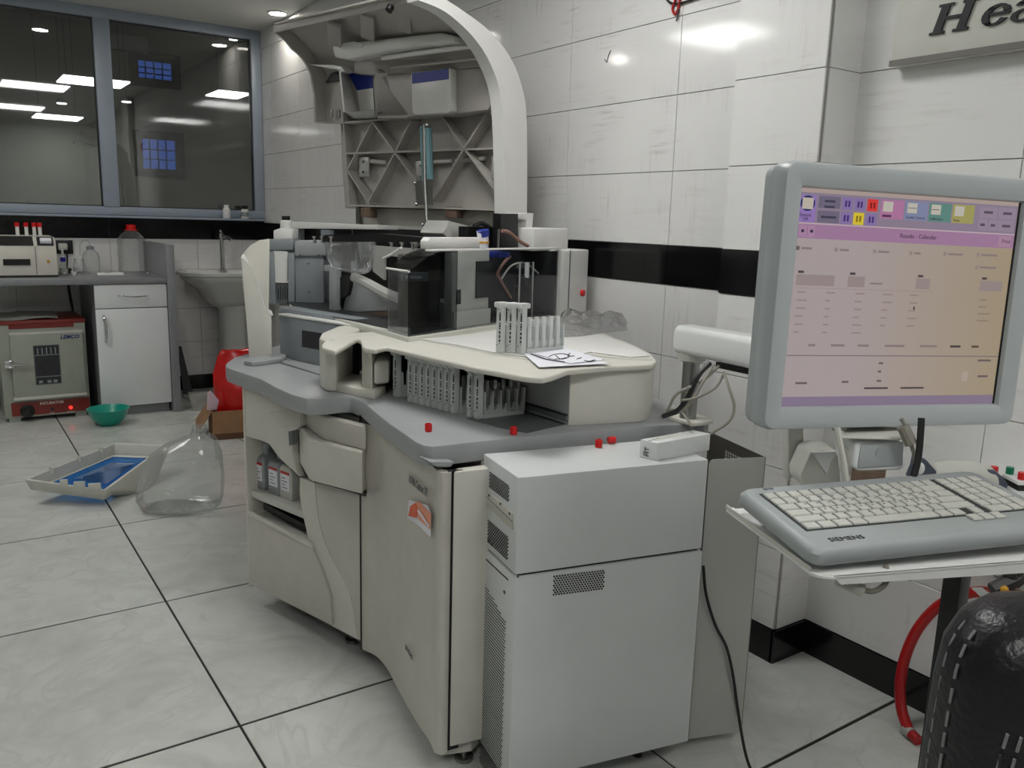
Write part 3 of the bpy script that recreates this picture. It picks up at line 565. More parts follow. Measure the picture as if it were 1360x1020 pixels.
# ---- upper body
GP = Vector((.93, 2.73, 0)); GD = Vector((.28, -.96, 0)).normalized(); GN = Vector((.96, .28, 0))
def GPt(x, y, off=0.0): return PV(x, y, GP-GN*off, GD)
ft = [GPt(370, 419), GPt(516, 441), GPt(516, 470), GPt(372, 477)]
ft[2].z = ZT; ft[3].z = ZT
MB().slab(ft, GN*.10).build('reagent_bin', 'bin', an, bevel=.004)
MB().slab([GPt(371, 408, -.03), GPt(516, 432, -.03), GPt(516, 440, -.03), GPt(370, 418, -.03)], GN*.06).build('bin_ledge', 'bin', an, bevel=.003)
MB().slab([GPt(369.5, 416.5, .004), GPt(516, 439, .004), GPt(516, 441.5, .004), GPt(369.5, 419, .004)], GN*.05).build('bin_rim', 'hoodw', an, bevel=.001)
MB().slab([GPt(401, 438.5, .001), GPt(446, 445.5, .001), GPt(446, 469, .001), GPt(401, 460.5, .001)], GN*.003).build('dark_window', 'dark', an)
MB().slab([GPt(372, 474, .012), GPt(425, 491, .012), GPt(425, 496, .012), GPt(372, 479, .012)], GN*.01).build('bin_foot', 'grey', an, bevel=.002)
# deck plate of the open mechanism
NP = [Vector((1.042, 2.16, 0)), Vector((1.04, 2.011, 0)), Vector((1.241, 2.09, 0)), Vector((1.765, 2.27, 0))]
MB().prism([(1.03, 2.16), (1.03, 1.995), (1.24, 2.075), (1.88, 2.30), (1.86, 2.45), (1.80, 2.75), (1.50, 3.55), (1.16, 3.3), (1.03, 2.9)], .893, .922).build('mechanism_deck', 'offw', an, bevel=.003)
MB().prism([(1.06, 2.2), (1.07, 2.05), (1.24, 2.13), (1.72, 2.30), (1.45, 3.30), (1.1, 3.2), (1.0, 2.75)], .922, .924).build('dark_deck', 'dark', an)
# smoked cover with its bent front
gz0, gz1 = .923, 1.15
pA, pB, pC, pD_ = Vector((1.042, 2.15, 0)), Vector((1.040, 2.011, 0)), Vector((1.755, 2.281, 0)), Vector((1.755, 2.285, 0))
ud = (pC-pB).normalized(); th = .004
def vprof(p, q, s, zt_):     # front sheet point at distance s along, height zt_
    return Vector((p.x+(q.x-p.x)*s, p.y+(q.y-p.y)*s, zt_))
fn2 = Vector((ud.y, -ud.x, 0))
front = [pB+Vector((0, 0, gz0)), pC+Vector((0, 0, gz0)), pC+Vector((0, 0, gz1)), pB+ud*.13+Vector((0, 0, gz1-.002)), pB+ud*.08+Vector((0, 0, gz1-.014)), pB+ud*.03+Vector((0, 0, gz1-.040)), pB+Vector((0, 0, gz1-.053))]
cv = thing  # (keeps the name short below)
MB().slab(front[:1]+[pB+ud*.205+Vector((0, 0, gz0)), pB+ud*.205+Vector((0, 0, gz1))]+front[3:], -fn2*th).build('smoked_cover', 'smoke', an)
MB().slab([pB+ud*.206+Vector((0, 0, gz0)), pC+Vector((0, 0, gz0)), pC+Vector((0, 0, gz1)), pB+ud*.206+Vector((0, 0, gz1))], -fn2*th).build('clear_cover', 'smokel', an)
MB().slab([pA+Vector((0, 0, gz0)), pB+Vector((0, 0, gz0)), pB+Vector((0, 0, gz1-.053)), pA+Vector((0, 0, gz1-.053))], (.004, 0, 0)).build('smoked_side', 'smokel', an)
sd_ = pA-pB
tp = [[pB+ud*s+Vector((0, 0, z)), pB+ud*s+sd_+Vector((0, 0, z)), pB+ud*s+sd_+Vector((0, 0, z-.004)), pB+ud*s+Vector((0, 0, z-.004))] for s, z in ((0, gz1-.053), (.03, gz1-.040), (.08, gz1-.014), (.13, gz1-.002), (.20, gz1))]
MB().loft(tp).build('smoked_top', 'smoke', an, ang=60)
rm = MB(); rm.tube([pB+Vector((0, 0, gz1-.053)), pA+Vector((0, 0, gz1-.053))], .0035, 6); rm.build('bright_edge', 'hoodw', an)
# inside the cover
MB().prism([(1.13, 2.20), (1.22, 2.16), (1.26, 2.26), (1.16, 2.32)], .924, 1.13).build('dark_module', 'modb', an, bevel=.004)
MB().prism([(1.095, 2.155), (1.16, 2.125), (1.17, 2.145), (1.10, 2.18)], 1.06, 1.085).build('module_bracket', 'bin', an, bevel=.002)
MB().prism([(1.10, 2.15), (1.15, 2.13), (1.152, 2.134), (1.102, 2.154)], 1.068, 1.076).build('paper_label', 'whitem', an)
MB().prism([(1.17, 2.14), (1.20, 2.13), (1.21, 2.15), (1.18, 2.165)], .93, 1.06).build('probe_arm', 'cableb', an, bevel=.003)
q0 = vprof(pB, pC, .285, 0); q1 = vprof(pB, pC, .52, 0)
MB().prism([pl(q0-fn2*.03), pl(q1-fn2*.03), pl(q1-fn2*.06), pl(q0-fn2*.06)], .923, 1.148).build('silver_panel', 'offw', an, bevel=.003)
MB().prism([pl(q0-fn2*.02), pl(q1-fn2*.02), pl(q1-fn2*.03), pl(q0-fn2*.03)], .923, .972).build('silver_kick', 'offw', an, bevel=.003)
q2_ = vprof(pB, pC, .31, 0); MB().prism([pl(q2_-fn2*.027), pl(q2_+ud*.02-fn2*.027), pl(q2_+ud*.02-fn2*.031), pl(q2_-fn2*.031)], .992, 1.035).build('panel_slot', 'dark', an)
q3 = vprof(pB, pC, .43, 0); MB().prism([pl(q3-fn2*.026), pl(q3+ud*.08-fn2*.026), pl(q3+ud*.08-fn2*.031), pl(q3-fn2*.031)], 1.005, 1.115).build('panel_window', 'dark', an)
q4 = vprof(pB, pC, .55, 0); q5 = vprof(pB, pC, .985, 0)
MB().prism([pl(q4-fn2*.115), pl(q5-fn2*.115), pl(q5-fn2*.125), pl(q4-fn2*.125)], .924, 1.14).build('dark_back_plate', 'dark', an)
MB().prism([pl(q4-fn2*.01), pl(q4+ud*.06-fn2*.01), pl(q4+ud*.06-fn2*.11), pl(q4-fn2*.11)], 1.125, 1.142).build('blue_module', 'blue', an, bevel=.003)
MB().prism([pl(q5-fn2*.008), pl(q5-fn2*.125), pl(q5-fn2*.125-ud*.006), pl(q5-fn2*.008-ud*.006)], .924, 1.14).build('dark_side_plate', 'dark', an)
# syringe tower in its acrylic box
sx = vprof(pB, pC, .77, 0)-fn2*.06
MB().prism([pl(sx), pl(sx+ud*.075), pl(sx+ud*.075-fn2*.01), pl(sx-fn2*.01)], 1.085, 1.10).build('tower_bracket', 'metal', an, bevel=.002)
MB().lathe([(.004, 0), (.032, 0), (.032, .045), (.030, .05), (.030, .10), (.024, .104), (.024, .135), (.008, .14)], (sx.x+.035, sx.y+.012, .924), 16).build('syringe_pump', 'black', an)
c_ = Vector((sx.x+.035, sx.y-.008, 0)); MB().cyl((c_.x, c_.y, 1.055), (c_.x, c_.y, 1.105), .008, 10).build('syringe_barrel', 'white', an)
for s_ in (0, .078):
    e_ = sx+ud*s_+fn2*.012
    MB().bar(e_+Vector((0, 0, .924)), e_+Vector((0, 0, 1.105)), .004, .004, up=(1, 0, 0)).build('acrylic_edge', 'offw', an)
MB().slab([sx+fn2*.012+Vector((0, 0, .924)), sx+ud*.078+fn2*.012+Vector((0, 0, .924)), sx+ud*.078+fn2*.012+Vector((0, 0, 1.105)), sx+fn2*.012+Vector((0, 0, 1.105))], -fn2*.003).build('acrylic_box', 'smokel', an)
t0 = sx-ud*.03
MB().tube([t0+Vector((0, 0, .99)), t0-ud*.05+Vector((0, 0, 1.04)), t0-ud*.075+Vector((0, 0, 1.07)), t0-ud*.05+Vector((0, 0, 1.10)), t0-ud*.01+Vector((0, 0, 1.125))], .005, 7, 5).build('tubing', 'skin', an)
MB().tube([t0-ud*.06+Vector((0, 0, 1.05)), t0+Vector((0, 0, 1.095)), t0+ud*.08+Vector((0, 0, 1.10)), t0+ud*.16+Vector((0, 0, 1.065))], .003, 6, 6).build('tubing', 'offw', an)
# right end block, top box, bracket
rb = [Vector((1.742, 2.277, 0)), Vector((1.775, 2.288, 0)), Vector((1.79, 2.296, 0)), Vector((1.925, 2.342, 0)), Vector((1.90, 2.48, 0)), Vector((1.73, 2.42, 0))]
MB().prism([pl(p) for p in rb], .922, 1.145).build('end_block', 'hoodw', an, bevel=.006, seg=3)
jn = vprof(rb[0], rb[3], .36, 0); MB().prism([pl(jn+fn2*.0012), pl(jn+ud*.003+fn2*.0012), pl(jn+ud*.003-fn2*.003), pl(jn-fn2*.003)], .925, 1.143).build('block_joint', 'dgrey', an)
bp_ = PV(772, 389, rb[0], ud); MB().cyl(bp_, bp_+fn2*.012, .0115, 16).build('red_button', 'red', an, bevel=.002)
bp_ = PV(769, 374, rb[0], ud); MB().cyl(bp_, bp_+fn2*.001, .005, 8).build('button_mark', 'redhose', an)
tl = PV(708, 330, Vector((1.742, 2.33, 0)), ud); tr = PV(754.5, 330, Vector((1.742, 2.33, 0)), ud); tz = PV(730, 303, Vector((1.742, 2.33, 0)), ud).z
MB().prism([pl(tl), pl(tr), pl(tr-fn2*.14), pl(tl-fn2*.14)], 1.14, tz).build('top_box', 'hoodw', an, bevel=.005, seg=3)
kb = Vector((1.742, 2.38, 0)); kpts = [PV(x, y, kb, ud) for x, y in ((697, 329), (704, 329), (709, 283), (688, 283), (688, 290), (699, 292))]
MB().slab(kpts, -fn2*.05).build('hinge_bracket', 'hoodw', an, bevel=.002)
MB().slab([PV(x, y, kb, ud) for x, y in ((665, 284), (688, 284), (688, 330), (665, 330))], -fn2*.03).build('hinge_block', 'black', an)
# cover top rails
def RZ(pts, z): return [pl(PZ(x, y, z)) for x, y in pts]
rl = lambda s_, o_: pl(pB+ud*((pC-pB).length*s_)+fn2*o_)
MB().prism([rl(.12, .002), rl(1.0, .002), rl(1.0, -.022), rl(.16, -.022), rl(.10, -.012)], 1.149, 1.154).build('cover_rail', 'hoodw', an, bevel=.001)
w0 = vprof(pB, pC, .22, 0)-fn2*.08; w1 = vprof(pB, pC, .56, 0)-fn2*.08
MB().slab([w0+Vector((0, 0, 1.15)), w1+Vector((0, 0, 1.15)), w1+Vector((0, 0, 1.184)), w0+ud*.012+Vector((0, 0, 1.184)), w0+Vector((0, 0, 1.174))], -fn2*.03).build('white_bar', 'hoodw', an, bevel=.003)
w2_ = w1+ud*.0; MB().tube([w2_+Vector((0, 0, 1.152)), w2_+Vector((0, 0, 1.18)), w2_-ud*.005+Vector((0, 0, 1.205))], .018, 8, 3).build('striped_tube', 'paper', an)
MB().tube([w2_+ud*.001+fn2*.002+Vector((0, 0, 1.188)), w2_-ud*.004+fn2*.002+Vector((0, 0, 1.206))], .0195, 8).build('tube_collar', 'blue', an)
MB().tube([w2_+fn2*.002+Vector((0, 0, 1.166)), w2_+fn2*.002+Vector((0, 0, 1.172))], .0190, 8).build('tube_stripe', 'yellow', an)
pp = vprof(pB, pC, .63, 0)-fn2*.06; MB().bar(pp+Vector((0, 0, 1.15)), pp+Vector((0, 0, 1.21)), .006, .006, up=(1, 0, 0)).build('steel_post', 'metal', an)
MB().prism([pl(pp-fn2*.12), pl(pp+ud*.24-fn2*.10), pl(pp+ud*.24-fn2*.14), pl(pp-fn2*.16)], 1.12, 1.215).build('dark_housing', 'black', an)
MB().prism([pl(pp+ud*.09-fn2*.05), pl(pp+ud*.16-fn2*.05), pl(pp+ud*.16-fn2*.09), pl(pp+ud*.09-fn2*.09)], 1.15, 1.225).build('motor_housing', 'dark', an, bevel=.004)
MB().tube([pp+ud*.02+Vector((0, 0, 1.205)), pp+ud*.06+Vector((0, 0, 1.20)), pp+ud*.10+fn2*.01+Vector((0, 0, 1.175)), pp+ud*.14+fn2*.02+Vector((0, 0, 1.158))], .006, 7, 4).build('hose', 'skin', an)
# tilted control box behind the bar, rear housing
rb2 = Vector((1.60, 2.62, 0))
MB().slab([PV(x, y, rb2, ud) for x, y in ((586, 310), (596, 293), (622, 300), (640, 314), (612, 320), (596, 318))], -fn2*.10).build('tilted_box', 'sheet', an, bevel=.004)
MB().slab([PV(x, y, rb2, ud) for x, y in ((587, 309), (594, 299), (600, 312), (596, 317))], fn2*.002).build('box_label', 'offw', an)
MB().tube([PV(x, y, rb2-fn2*.05, ud)+fn2*.06 for x, y in ((612, 300), (622, 296), (634, 302), (641, 310))], .008, 7, 4).build('hose', 'dark', an)
# ---- reagent carousel housing at the far end
kx = PZ(390, 410, .90)
def cyl_sector(c, r, a0, a1, z0, z1, t=.01, n=14):
    o = [(c[0]+r*math.cos(math.radians(a0+(a1-a0)*i/n)), c[1]+r*math.sin(math.radians(a0+(a1-a0)*i/n))) for i in range(n+1)]
    i_ = [(c[0]+(r-t)*math.cos(math.radians(a0+(a1-a0)*i/n)), c[1]+(r-t)*math.sin(math.radians(a0+(a1-a0)*i/n))) for i in range(n, -1, -1)]
    return MB().prism(o+i_, z0, z1)
cc = (1.17, 3.12)
cz = lambda px, py: PV(px, py, Vector((cc[0]-.08, cc[1]-.11, 0)), (.82, -.56)).z
MB().lathe([(.135, 0), (.135, cz(390, 322)-.905)], (cc[0], cc[1], .905), 40).build('carousel_housing', 'bin', an)
cylp = lambda x, y, off=.0: PV(x, y, Vector((cc[0]-.14*.5-off*.56, cc[1]-.14*.85-off*.82, 0)), (.82, -.56))
MB().slab([cylp(x, y, .03) for x, y in ((391, 336), (430, 336), (430, 408), (392, 406))], (.05, .07, 0)).build('housing_front', 'bin', an, bevel=.006)
MB().slab([cylp(x, y, .04) for x, y in ((391, 320), (434, 319), (433, 340), (391, 340))], (.05, .08, 0)).build('housing_cap', 'grey', an, bevel=.005)
MB().slab([cylp(x, y, .02) for x, y in ((354, 318), (390, 318), (390, 332), (356, 333))], (.06, .09, 0)).build('housing_head', 'bin', an, bevel=.005)
MB().slab([cylp(x, y, .03) for x, y in ((356, 333), (363, 335), (366, 404), (362, 402))], (.04, .06, 0)).build('post', 'bin', an, bevel=.003)
MB().slab([cylp(x, y, .035) for x, y in ((382, 336), (391, 336), (391, 407), (383, 406))], (.04, .06, 0)).build('post', 'bin', an, bevel=.003)
MB().slab([cylp(x, y, .018) for x, y in ((363, 333), (382, 334), (382, 372), (364, 371))], (.01, .015, 0)).build('label_card', 'hoodw', an)
MB().slab([cylp(x, y, .02) for x, y in ((363, 371), (383, 372), (383, 376), (363, 375))], (.02, .03, 0)).build('shelf_lip', 'hoodw', an)
MB().slab([cylp(x, y, .016) for x, y in ((364, 376), (383, 377), (383, 404), (364, 402))], (.01, .015, 0)).build('bottle_bay', 'dgrey', an)
for i in range(6):
    x = 366+i*3; MB().slab([cylp(x, 380+i % 2*3, .017), cylp(x+1, 380+i % 2*3, .017), cylp(x+1, 398, .017), cylp(x, 398, .017)], (.002, .003, 0)).build('dark_stroke', 'black', an)
for x, y in ((399, 339), (424, 339), (410, 350), (411, 388)): b_ = cylp(x, y, .045); MB().cyl(b_, b_+Vector((-.004, -.006, 0)), .004, 8).build('screw', 'dgrey', an)
# curved shield at the far left
shp = Vector((.832, 2.757, 0)); shd = Vector((.90, -.43, 0)).normalized(); shn = Vector((-.43, -.90, 0))
sh_o = [(359, 318), (345, 319), (332, 326), (324, 335), (320, 343), (322, 372), (327, 425), (331, 477)]
sh_i = [(361, 474), (360, 421), (355, 417), (351, 411), (346, 394), (339, 370), (330, 352), (320, 343)]
sbk = [PV(x, y, shp-shn*.06, shd) for x, y in ((358, 317), (345, 319), (332, 326), (322, 338), (332, 356), (341, 376), (347, 396), (352, 410), (357, 412))]
MB().slab(sbk, -shn*.012).build('shield_back', 'beige', an, bevel=.003)
sfr = [PV(x, y, shp, shd) for x, y in ((320, 343), (330, 353), (339, 371), (346, 395), (351, 411), (356, 417), (360.5, 419), (361, 475), (331, 478), (327, 425), (322, 372))]
for p in sfr: p.z = max(p.z, ZT)
MB().slab(sfr, -shn*.012).build('side_shield', 'beige', an, bevel=.003)
wf = [PV(x, y, shp, shd) for x, y in ((320, 343), (330, 353), (339, 371), (346, 395), (351, 411), (356, 417), (360.5, 419))]
wb_ = [PV(x, y, shp-shn*.06, shd) for x, y in ((322, 338), (332, 356), (341, 376), (347, 396), (352, 408), (355, 411), (358, 412))]
MB().loft([[a, b, b+shd*.006, a+shd*.006] for a, b in zip(wf, wb_)]).build('shield_edge', 'hoodw', an, ang=60)
# mechanism between carousel and smoked cover
mp = Vector((1.09, 2.62, 0)); md = Vector((.28, -.96, 0)).normalized(); mn = Vector((-.96, -.28, 0))
def MPt(x, y, off=0): return PV(x, y, mp+mn*off, md)
MB().slab([MPt(x, y, -.06) for x, y in ((450, 415), (538, 412), (536, 408), (470, 372), (463, 372), (452, 402))], -mn*.012).build('slanted_plate', 'grey', an, bevel=.002)
MB().slab([MPt(x, y, -.03) for x, y in ((437, 358), (447, 358), (447, 416), (437, 414))], -mn*.02).build('upright_post', 'grey', an, bevel=.002)
MB().slab([MPt(x, y, -.035) for x, y in ((430, 352), (440, 352), (440, 361), (430, 360))], -mn*.02).build('post_clip', 'grey', an, bevel=.002)
MB().slab([MPt(x, y, -.045) for x, y in ((447, 370), (456, 366), (465, 371), (464, 381), (461, 392), (454, 396), (451, 410), (447, 408))], -mn*.02).build('motor_bracket', 'black', an)
MB().slab([MPt(x, y, -.05) for x, y in ((446, 417), (516, 428), (516, 414), (450, 417))], -mn*.03).build('brass_strip', 'brown', an)
MB().tube([MPt(x, y, .0) for x, y in ((470, 368), (490, 378), (515, 392), (545, 405))], [.016, .02, .021, .021], 10, 3).build('waste_chute', 'sheet', an)
bl = [[(435, 321), (495, 321)], [(436, 330), (495, 332)], [(438, 343), (493, 348)], [(443, 354), (491, 358)], [(452, 359), (488, 362)], [(466, 362), (483, 364)]]
rg = []
for (a, b) in bl:
    A_, B_ = MPt(a[0], a[1]), MPt(b[0], b[1]); c_ = (A_+B_)/2; h_ = (B_-A_)/2; d_ = mn*(h_.length*.45)
    rg.append([c_+h_*math.cos(2*PI*k/16)+d_*math.sin(2*PI*k/16) for k in range(16)])
MB().loft(rg).build('cuvette_hopper', 'pet', an, ang=60)
MB().slab([MPt(x, y, -.05) for x, y in ((440, 326), (466, 322), (466, 345), (452, 352), (440, 340))], -mn*.02).build('hopper_motor', 'dark', an, bevel=.004)
MB().slab([MPt(x, y, -.05) for x, y in ((474, 322), (494, 322), (493, 345), (478, 348))], -mn*.02).build('hopper_gear', 'dgrey', an, bevel=.004)
MB().slab([MPt(x, y, -.02) for x, y in ((495, 326), (560, 331), (560, 336), (535, 342), (510, 339), (510, 372), (495, 360))], -mn*.01).build('hopper_back', 'sheet', an)
MB().slab([MPt(x, y, -.10) for x, y in ((430, 312), (500, 310), (565, 316), (575, 331), (500, 326), (430, 322))], -mn*.06).build('mechanism_cover', 'black', an)
hb = Vector((1.50, 3.0, 0))
MB().slab([PV(x, y, hb, md) for x, y in ((420, 304), (585, 306), (640, 318), (640, 332), (420, 330))], -mn*.03).build('rear_housing', 'black', an)
MB().slab([PV(x, y, hb+mn*.05, md) for x, y in ((492, 312), (540, 317), (540, 322), (492, 318))], -mn*.03).build('bin_strip', 'bin', an, bevel=.002)
for i, x in enumerate((418, 428, 440, 520, 534, 548, 552)):
    q = MPt(x, 318+(i > 2)*8, -.03); MB().lathe([(.005, 0), (.005, .018), (.009, .018), (.009, .022), (0, .023)], q-Vector((0, 0, .012)), 10).build('fitting', 'chrome', an)
MB().bar(MPt(548, 331, .0), MPt(562, 320, .0), .004, .004).build('steel_rod', 'metal', an)
MB().tube([PV(533, 329, mp, md), PV(520, 338, mp, md), PV(509, 343, mp, md)], .004, 6).build('bright_edge', 'hoodw', an)
# rear shelf
rs = Vector((1.36, 3.30, 0))
MB().slab([PV(x, y, rs, md) for x, y in ((372, 294), (500, 299), (500, 305), (372, 303))], -mn*.12).build('rear_rail', 'hoodw', an, bevel=.003)
MB().slab([PV(x, y, rs+mn*.02, md) for x, y in ((426, 305), (438, 306), (438, 314), (426, 313))], -mn*.02).build('rail_bracket', 'bin', an)
MB().slab([cylp(x, y, .0) for x, y in ((363, 306), (372, 303), (388, 304), (388, 318), (363, 318))], (.05, .07, 0)).build('bottle_shelf', 'hoodw', an, bevel=.004)

# ---- the hood
HP = Vector((1.76, 2.55, 0)); HA = math.radians(106); HV = Vector((math.cos(HA), math.sin(HA), 0)); HU = Vector((math.sin(HA), -math.cos(HA), 0)); HL = 1.03
def HN(o, z, t=0.0): p = HP+HV*t-HU*o; return Vector((p.x, p.y, z))
def HPt(x, y, o): return PV(x, y, HP-HU*o, HV)            # on the plane at overhang o, running along the hood
def HE(x, y, t): return PV(x, y, HP+HV*t, HU)             # on the cross plane at distance t along
n_out = [(-.048, 1.262), (-.04, 1.45), (-.026, 1.623), (-.001, 1.694), (.044, 1.763), (.118, 1.822), (.207, 1.863), (.306, 1.89), (.386, 1.908), (.461, 1.916), (.512, 1.913)]
n_in = [(.075, 1.262), (.088, 1.45), (.105, 1.608), (.133, 1.698), (.193, 1.773), (.25, 1.815), (.294, 1.838), (.35, 1.860), (.395, 1.873), (.45, 1.880), (.505, 1.882)]
f_in = [(.07, 1.28), (.09, 1.45), (.116, 1.621), (.118, 1.73), (.135, 1.81), (.155, 1.842), (.175, 1.863), (.20, 1.880), (.226, 1.892), (.254, 1.916), (.302, 1.942)]
f_out = [(-.05, 1.28), (-.035, 1.45), (-.03, 1.64), (-.005, 1.72), (.03, 1.80), (.07, 1.86), (.11, 1.90), (.15, 1.93), (.20, 1.96), (.25, 1.975), (.296, 1.978)]
# outer skin, thin, between the near and far profiles
m_ = 9
hr = []
for k in range(m_+1):
    s_ = k/m_; t_ = .05+s_*(HL-.06)
    o_ = [HN(a[0]*(1-s_)+b[0]*s_, a[1]*(1-s_)+b[1]*s_, t_) for a, b in zip(n_out, f_out)]
    i_ = [HN((a[0]+.012)*(1-s_)+(b[0]+.012)*s_, (a[1]-.010)*(1-s_)+(b[1]-.010)*s_, t_) for a, b in zip(n_out, f_out)]
    hr.append(o_+i_[::-1])
hood = MB().loft(hr).build('hood', 'hood', an, ang=50)
def sub(b, name, m, **k): return b.build(name, m, hood, **k)
no = catmull([HN(a, z) for a, z in n_out], 3); ni = catmull([HN(a, z) for a, z in n_in], 3)
sub(MB().loft([[a, b, b+HV*.05, a+HV*.05] for a, b in zip(no, ni)]), 'end_rim', 'hoodw', ang=45)
fo = [HN(a, z, HL) for a, z in f_out[2:]]; fi_ = [HN(a, z, HL) for a, z in f_in[2:]]
sub(MB().loft([[a, b, b-HV*.012, a-HV*.012] for a, b in zip(fo, fi_)]), 'end_rim', 'hood', ang=45)
lo_n, lo_f = HN(.512, 1.916), HN(.300, 1.980, HL); li_n, li_f = HN(.505, 1.882), HN(.306, 1.940, HL)
sub(MB().slab([lo_n, lo_f, li_f, li_n], HU*.012), 'front_lip', 'hood', bevel=.003)
sub(MB().cyl(HN(.49, 1.886, .14), HN(.50, 1.872, .14), .012, 12), 'rubber_stop', 'black')
# ribbed lower panel
RO = .055
bk_ = [HPt(x, y, .0) for x, y in ((452, 163), (672, 145), (672, 280), (462, 274))]
sub(MB().slab(bk_, HU*.01), 'rib_panel', 'hood')
def rib(a, b, o=RO, d=.05, t=.007):
    A_, B_ = HPt(a[0], a[1], o), HPt(b[0], b[1], o); dr_ = (B_-A_).normalized(); w_ = dr_.cross(HU).normalized()*t*.5
    sub(MB().slab([A_-w_, B_-w_, B_+w_, A_+w_], HU*d), 'rib', 'hoodw' if False else 'hood')
for a, b in (((456, 204), (670, 196.5)), ((455, 163), (543, 156)), ((646, 147), (668, 145.6)), ((463, 272.5), (672, 279)), ((493, 163), (460.6, 226)), ((460.6, 226), (490, 271)), ((494, 162), (524, 203)), ((546, 159), (524, 203)), ((524, 203), (487, 271)), ((524, 203), (553, 241)), ((587, 156), (616, 197)), ((616, 197), (649, 146)), ((649, 146), (664, 121)), ((649, 147), (668, 172)), ((616, 197), (574, 268)), ((616, 197), (671, 271)), ((456, 163), (463.5, 272))): rib(a, b)
for pts in (((480, 213), (514, 216)), ((567, 216), (600, 214)), ((605, 214), (645, 210))):
    A_, B_ = HPt(*pts[0], .02), HPt(*pts[1], .02); sub(MB().tube([A_, B_], .009, 10), 'hinge_tube', 'hood')
for x, y in ((484, 222), (560, 228), (662, 222)):
    A_ = HPt(x, y, .03); sub(MB().box(-.03, .03, -.004, .004, -.04, .04).xf(Matrix.Translation(A_) @ Matrix.Rotation(HA, 4, 'Z')), 'hinge_plate', 'sheet', bevel=.003)
    for dz in (-.02, .022): A2_ = HPt(x, y, .04); sub(MB().cyl(A2_+Vector((0, 0, dz)), A2_+Vector((0, 0, dz))-HU*.008, .006, 8), 'bolt', 'chrome')
# moulded upper panel with two label pockets
mo = .10
mpz = [HPt(x, y, mo) for x, y in ((500, 100), (545, 97), (655, 88), (664, 110), (662, 122), (648, 146), (600, 152), (545, 155), (500, 156))]
sub(MB().slab(mpz, HU*.09), 'moulded_panel', 'hood', bevel=.006)
mp2 = [HPt(x, y, mo) for x, y in ((470, 82), (520, 78), (650, 70), (655, 88), (545, 97), (500, 100), (470, 98))]
sub(MB().slab(mp2, HU*.09), 'moulded_panel', 'hood', bevel=.006)
sub(MB().slab([HPt(x, y, mo+.035) for x, y in ((545, 96), (598, 90), (599, 147), (595, 150), (552, 153), (547, 150))], HU*.035), 'label_pocket', 'hoodw', bevel=.006)
sub(MB().slab([HPt(x, y, mo+.037) for x, y in ((547, 97), (595.5, 91), (595.5, 105), (547.5, 111))], HU*.002), 'blue_label', 'blue')
# left open bin: back, bright left wall, floor
sub(MB().slab([HPt(x, y, .06) for x, y in ((458, 94), (500, 88), (500, 150), (462, 152))], HU*.06), 'bin_back', 'hood')
sub(MB().slab([HPt(x, y, .063) for x, y in ((462, 97), (494, 92), (495, 117), (474, 120))], HU*.002), 'blue_label', 'blue')
sub(MB().slab([HPt(x, y, .0645) for x, y in ((474, 120), (495, 117), (497, 146), (478, 147))], HU*.003), 'white_label', 'hoodw')
wl = [HPt(452, 90, mo+.05), HPt(458, 149, mo+.05), HPt(476, 147, .06), HPt(462, 97, .06)]
sub(MB().slab(wl, HV*.012), 'bin_wall', 'hoodw', bevel=.003)
wt = [HPt(410, 85.5, mo+.05), HPt(440, 86, mo+.05), HPt(453, 88, mo+.05), HPt(458, 94, mo+.05), HPt(452, 96, mo+.05), HPt(446, 92, mo+.05), HPt(430, 89.5, mo+.05)]
sub(MB().slab(wt, HU*.05), 'bin_lip', 'hoodw', bevel=.003)
sub(MB().slab([HPt(458, 149, mo+.05), HPt(500, 146, mo+.03), HPt(510, 152, .05), HPt(495, 158, .04), HPt(470, 158, .04)], HU*.02), 'bin_floor', 'hoodw', bevel=.004)
sub(MB().slab([HPt(x, y, mo) for x, y in ((497, 88), (512, 92), (520, 120), (545, 152), (540, 157), (500, 157))], HU*.05), 'bin_web', 'hood', bevel=.006)
sub(MB().slab([HPt(x, y, .06) for x, y in ((418, 88), (456, 90), (456, 164), (417.5, 163))], HU*.03), 'dark_recess', 'hood')
sub(MB().slab([HPt(x, y, .075) for x, y in ((432, 110), (440, 97), (454, 94), (455, 106))], HU*.01), 'recess_shadow_slot', 'dark')
for x in (422, 440, 450): A_ = HPt(x, 156, .08); sub(MB().cyl(A_, A_+Vector((0, 0, .03)), .008, 8), 'catch', 'metal')
# cross ribs, light diffuser, rod under the roof
for x0, y0_, x1, y1_ in ((444, 32, 445, 58), (488, 19, 489, 50), (537, 7, 538, 40)):
    A_, B_ = HPt(x0, y0_, .36), HPt(x1, y1_, .26); sub(MB().bar(A_, B_, .02, .05, up=HV), 'cross_rib', 'hood', bevel=.003)
    sub(MB().cyl(B_, B_-Vector((0, 0, .006)), .006, 8), 'screw', 'dark')
lb = [HPt(x, y, .24) for x, y in ((440, 61), (470, 56), (530, 49), (585, 43), (602, 47), (601, 57), (560, 60), (500, 70), (462, 79), (444, 76))]
sub(MB().slab(lb, HU*.06), 'lamp_cover', 'jug' if False else 'hoodw', bevel=.008, seg=3)
sub(MB().slab([HPt(x, y, .245) for x, y in ((446, 59), (470, 55), (481, 58), (480, 63), (462, 61))], HU*.004), 'lamp_window', 'white')
sub(MB().tube([HPt(508, 77, .2), HPt(636, 60, .2)], .0085, 10), 'rod', 'hoodw')
sub(MB().tube([HPt(520, 90, .15), HPt(650, 76, .15)], .006, 8), 'rod', 'hood')
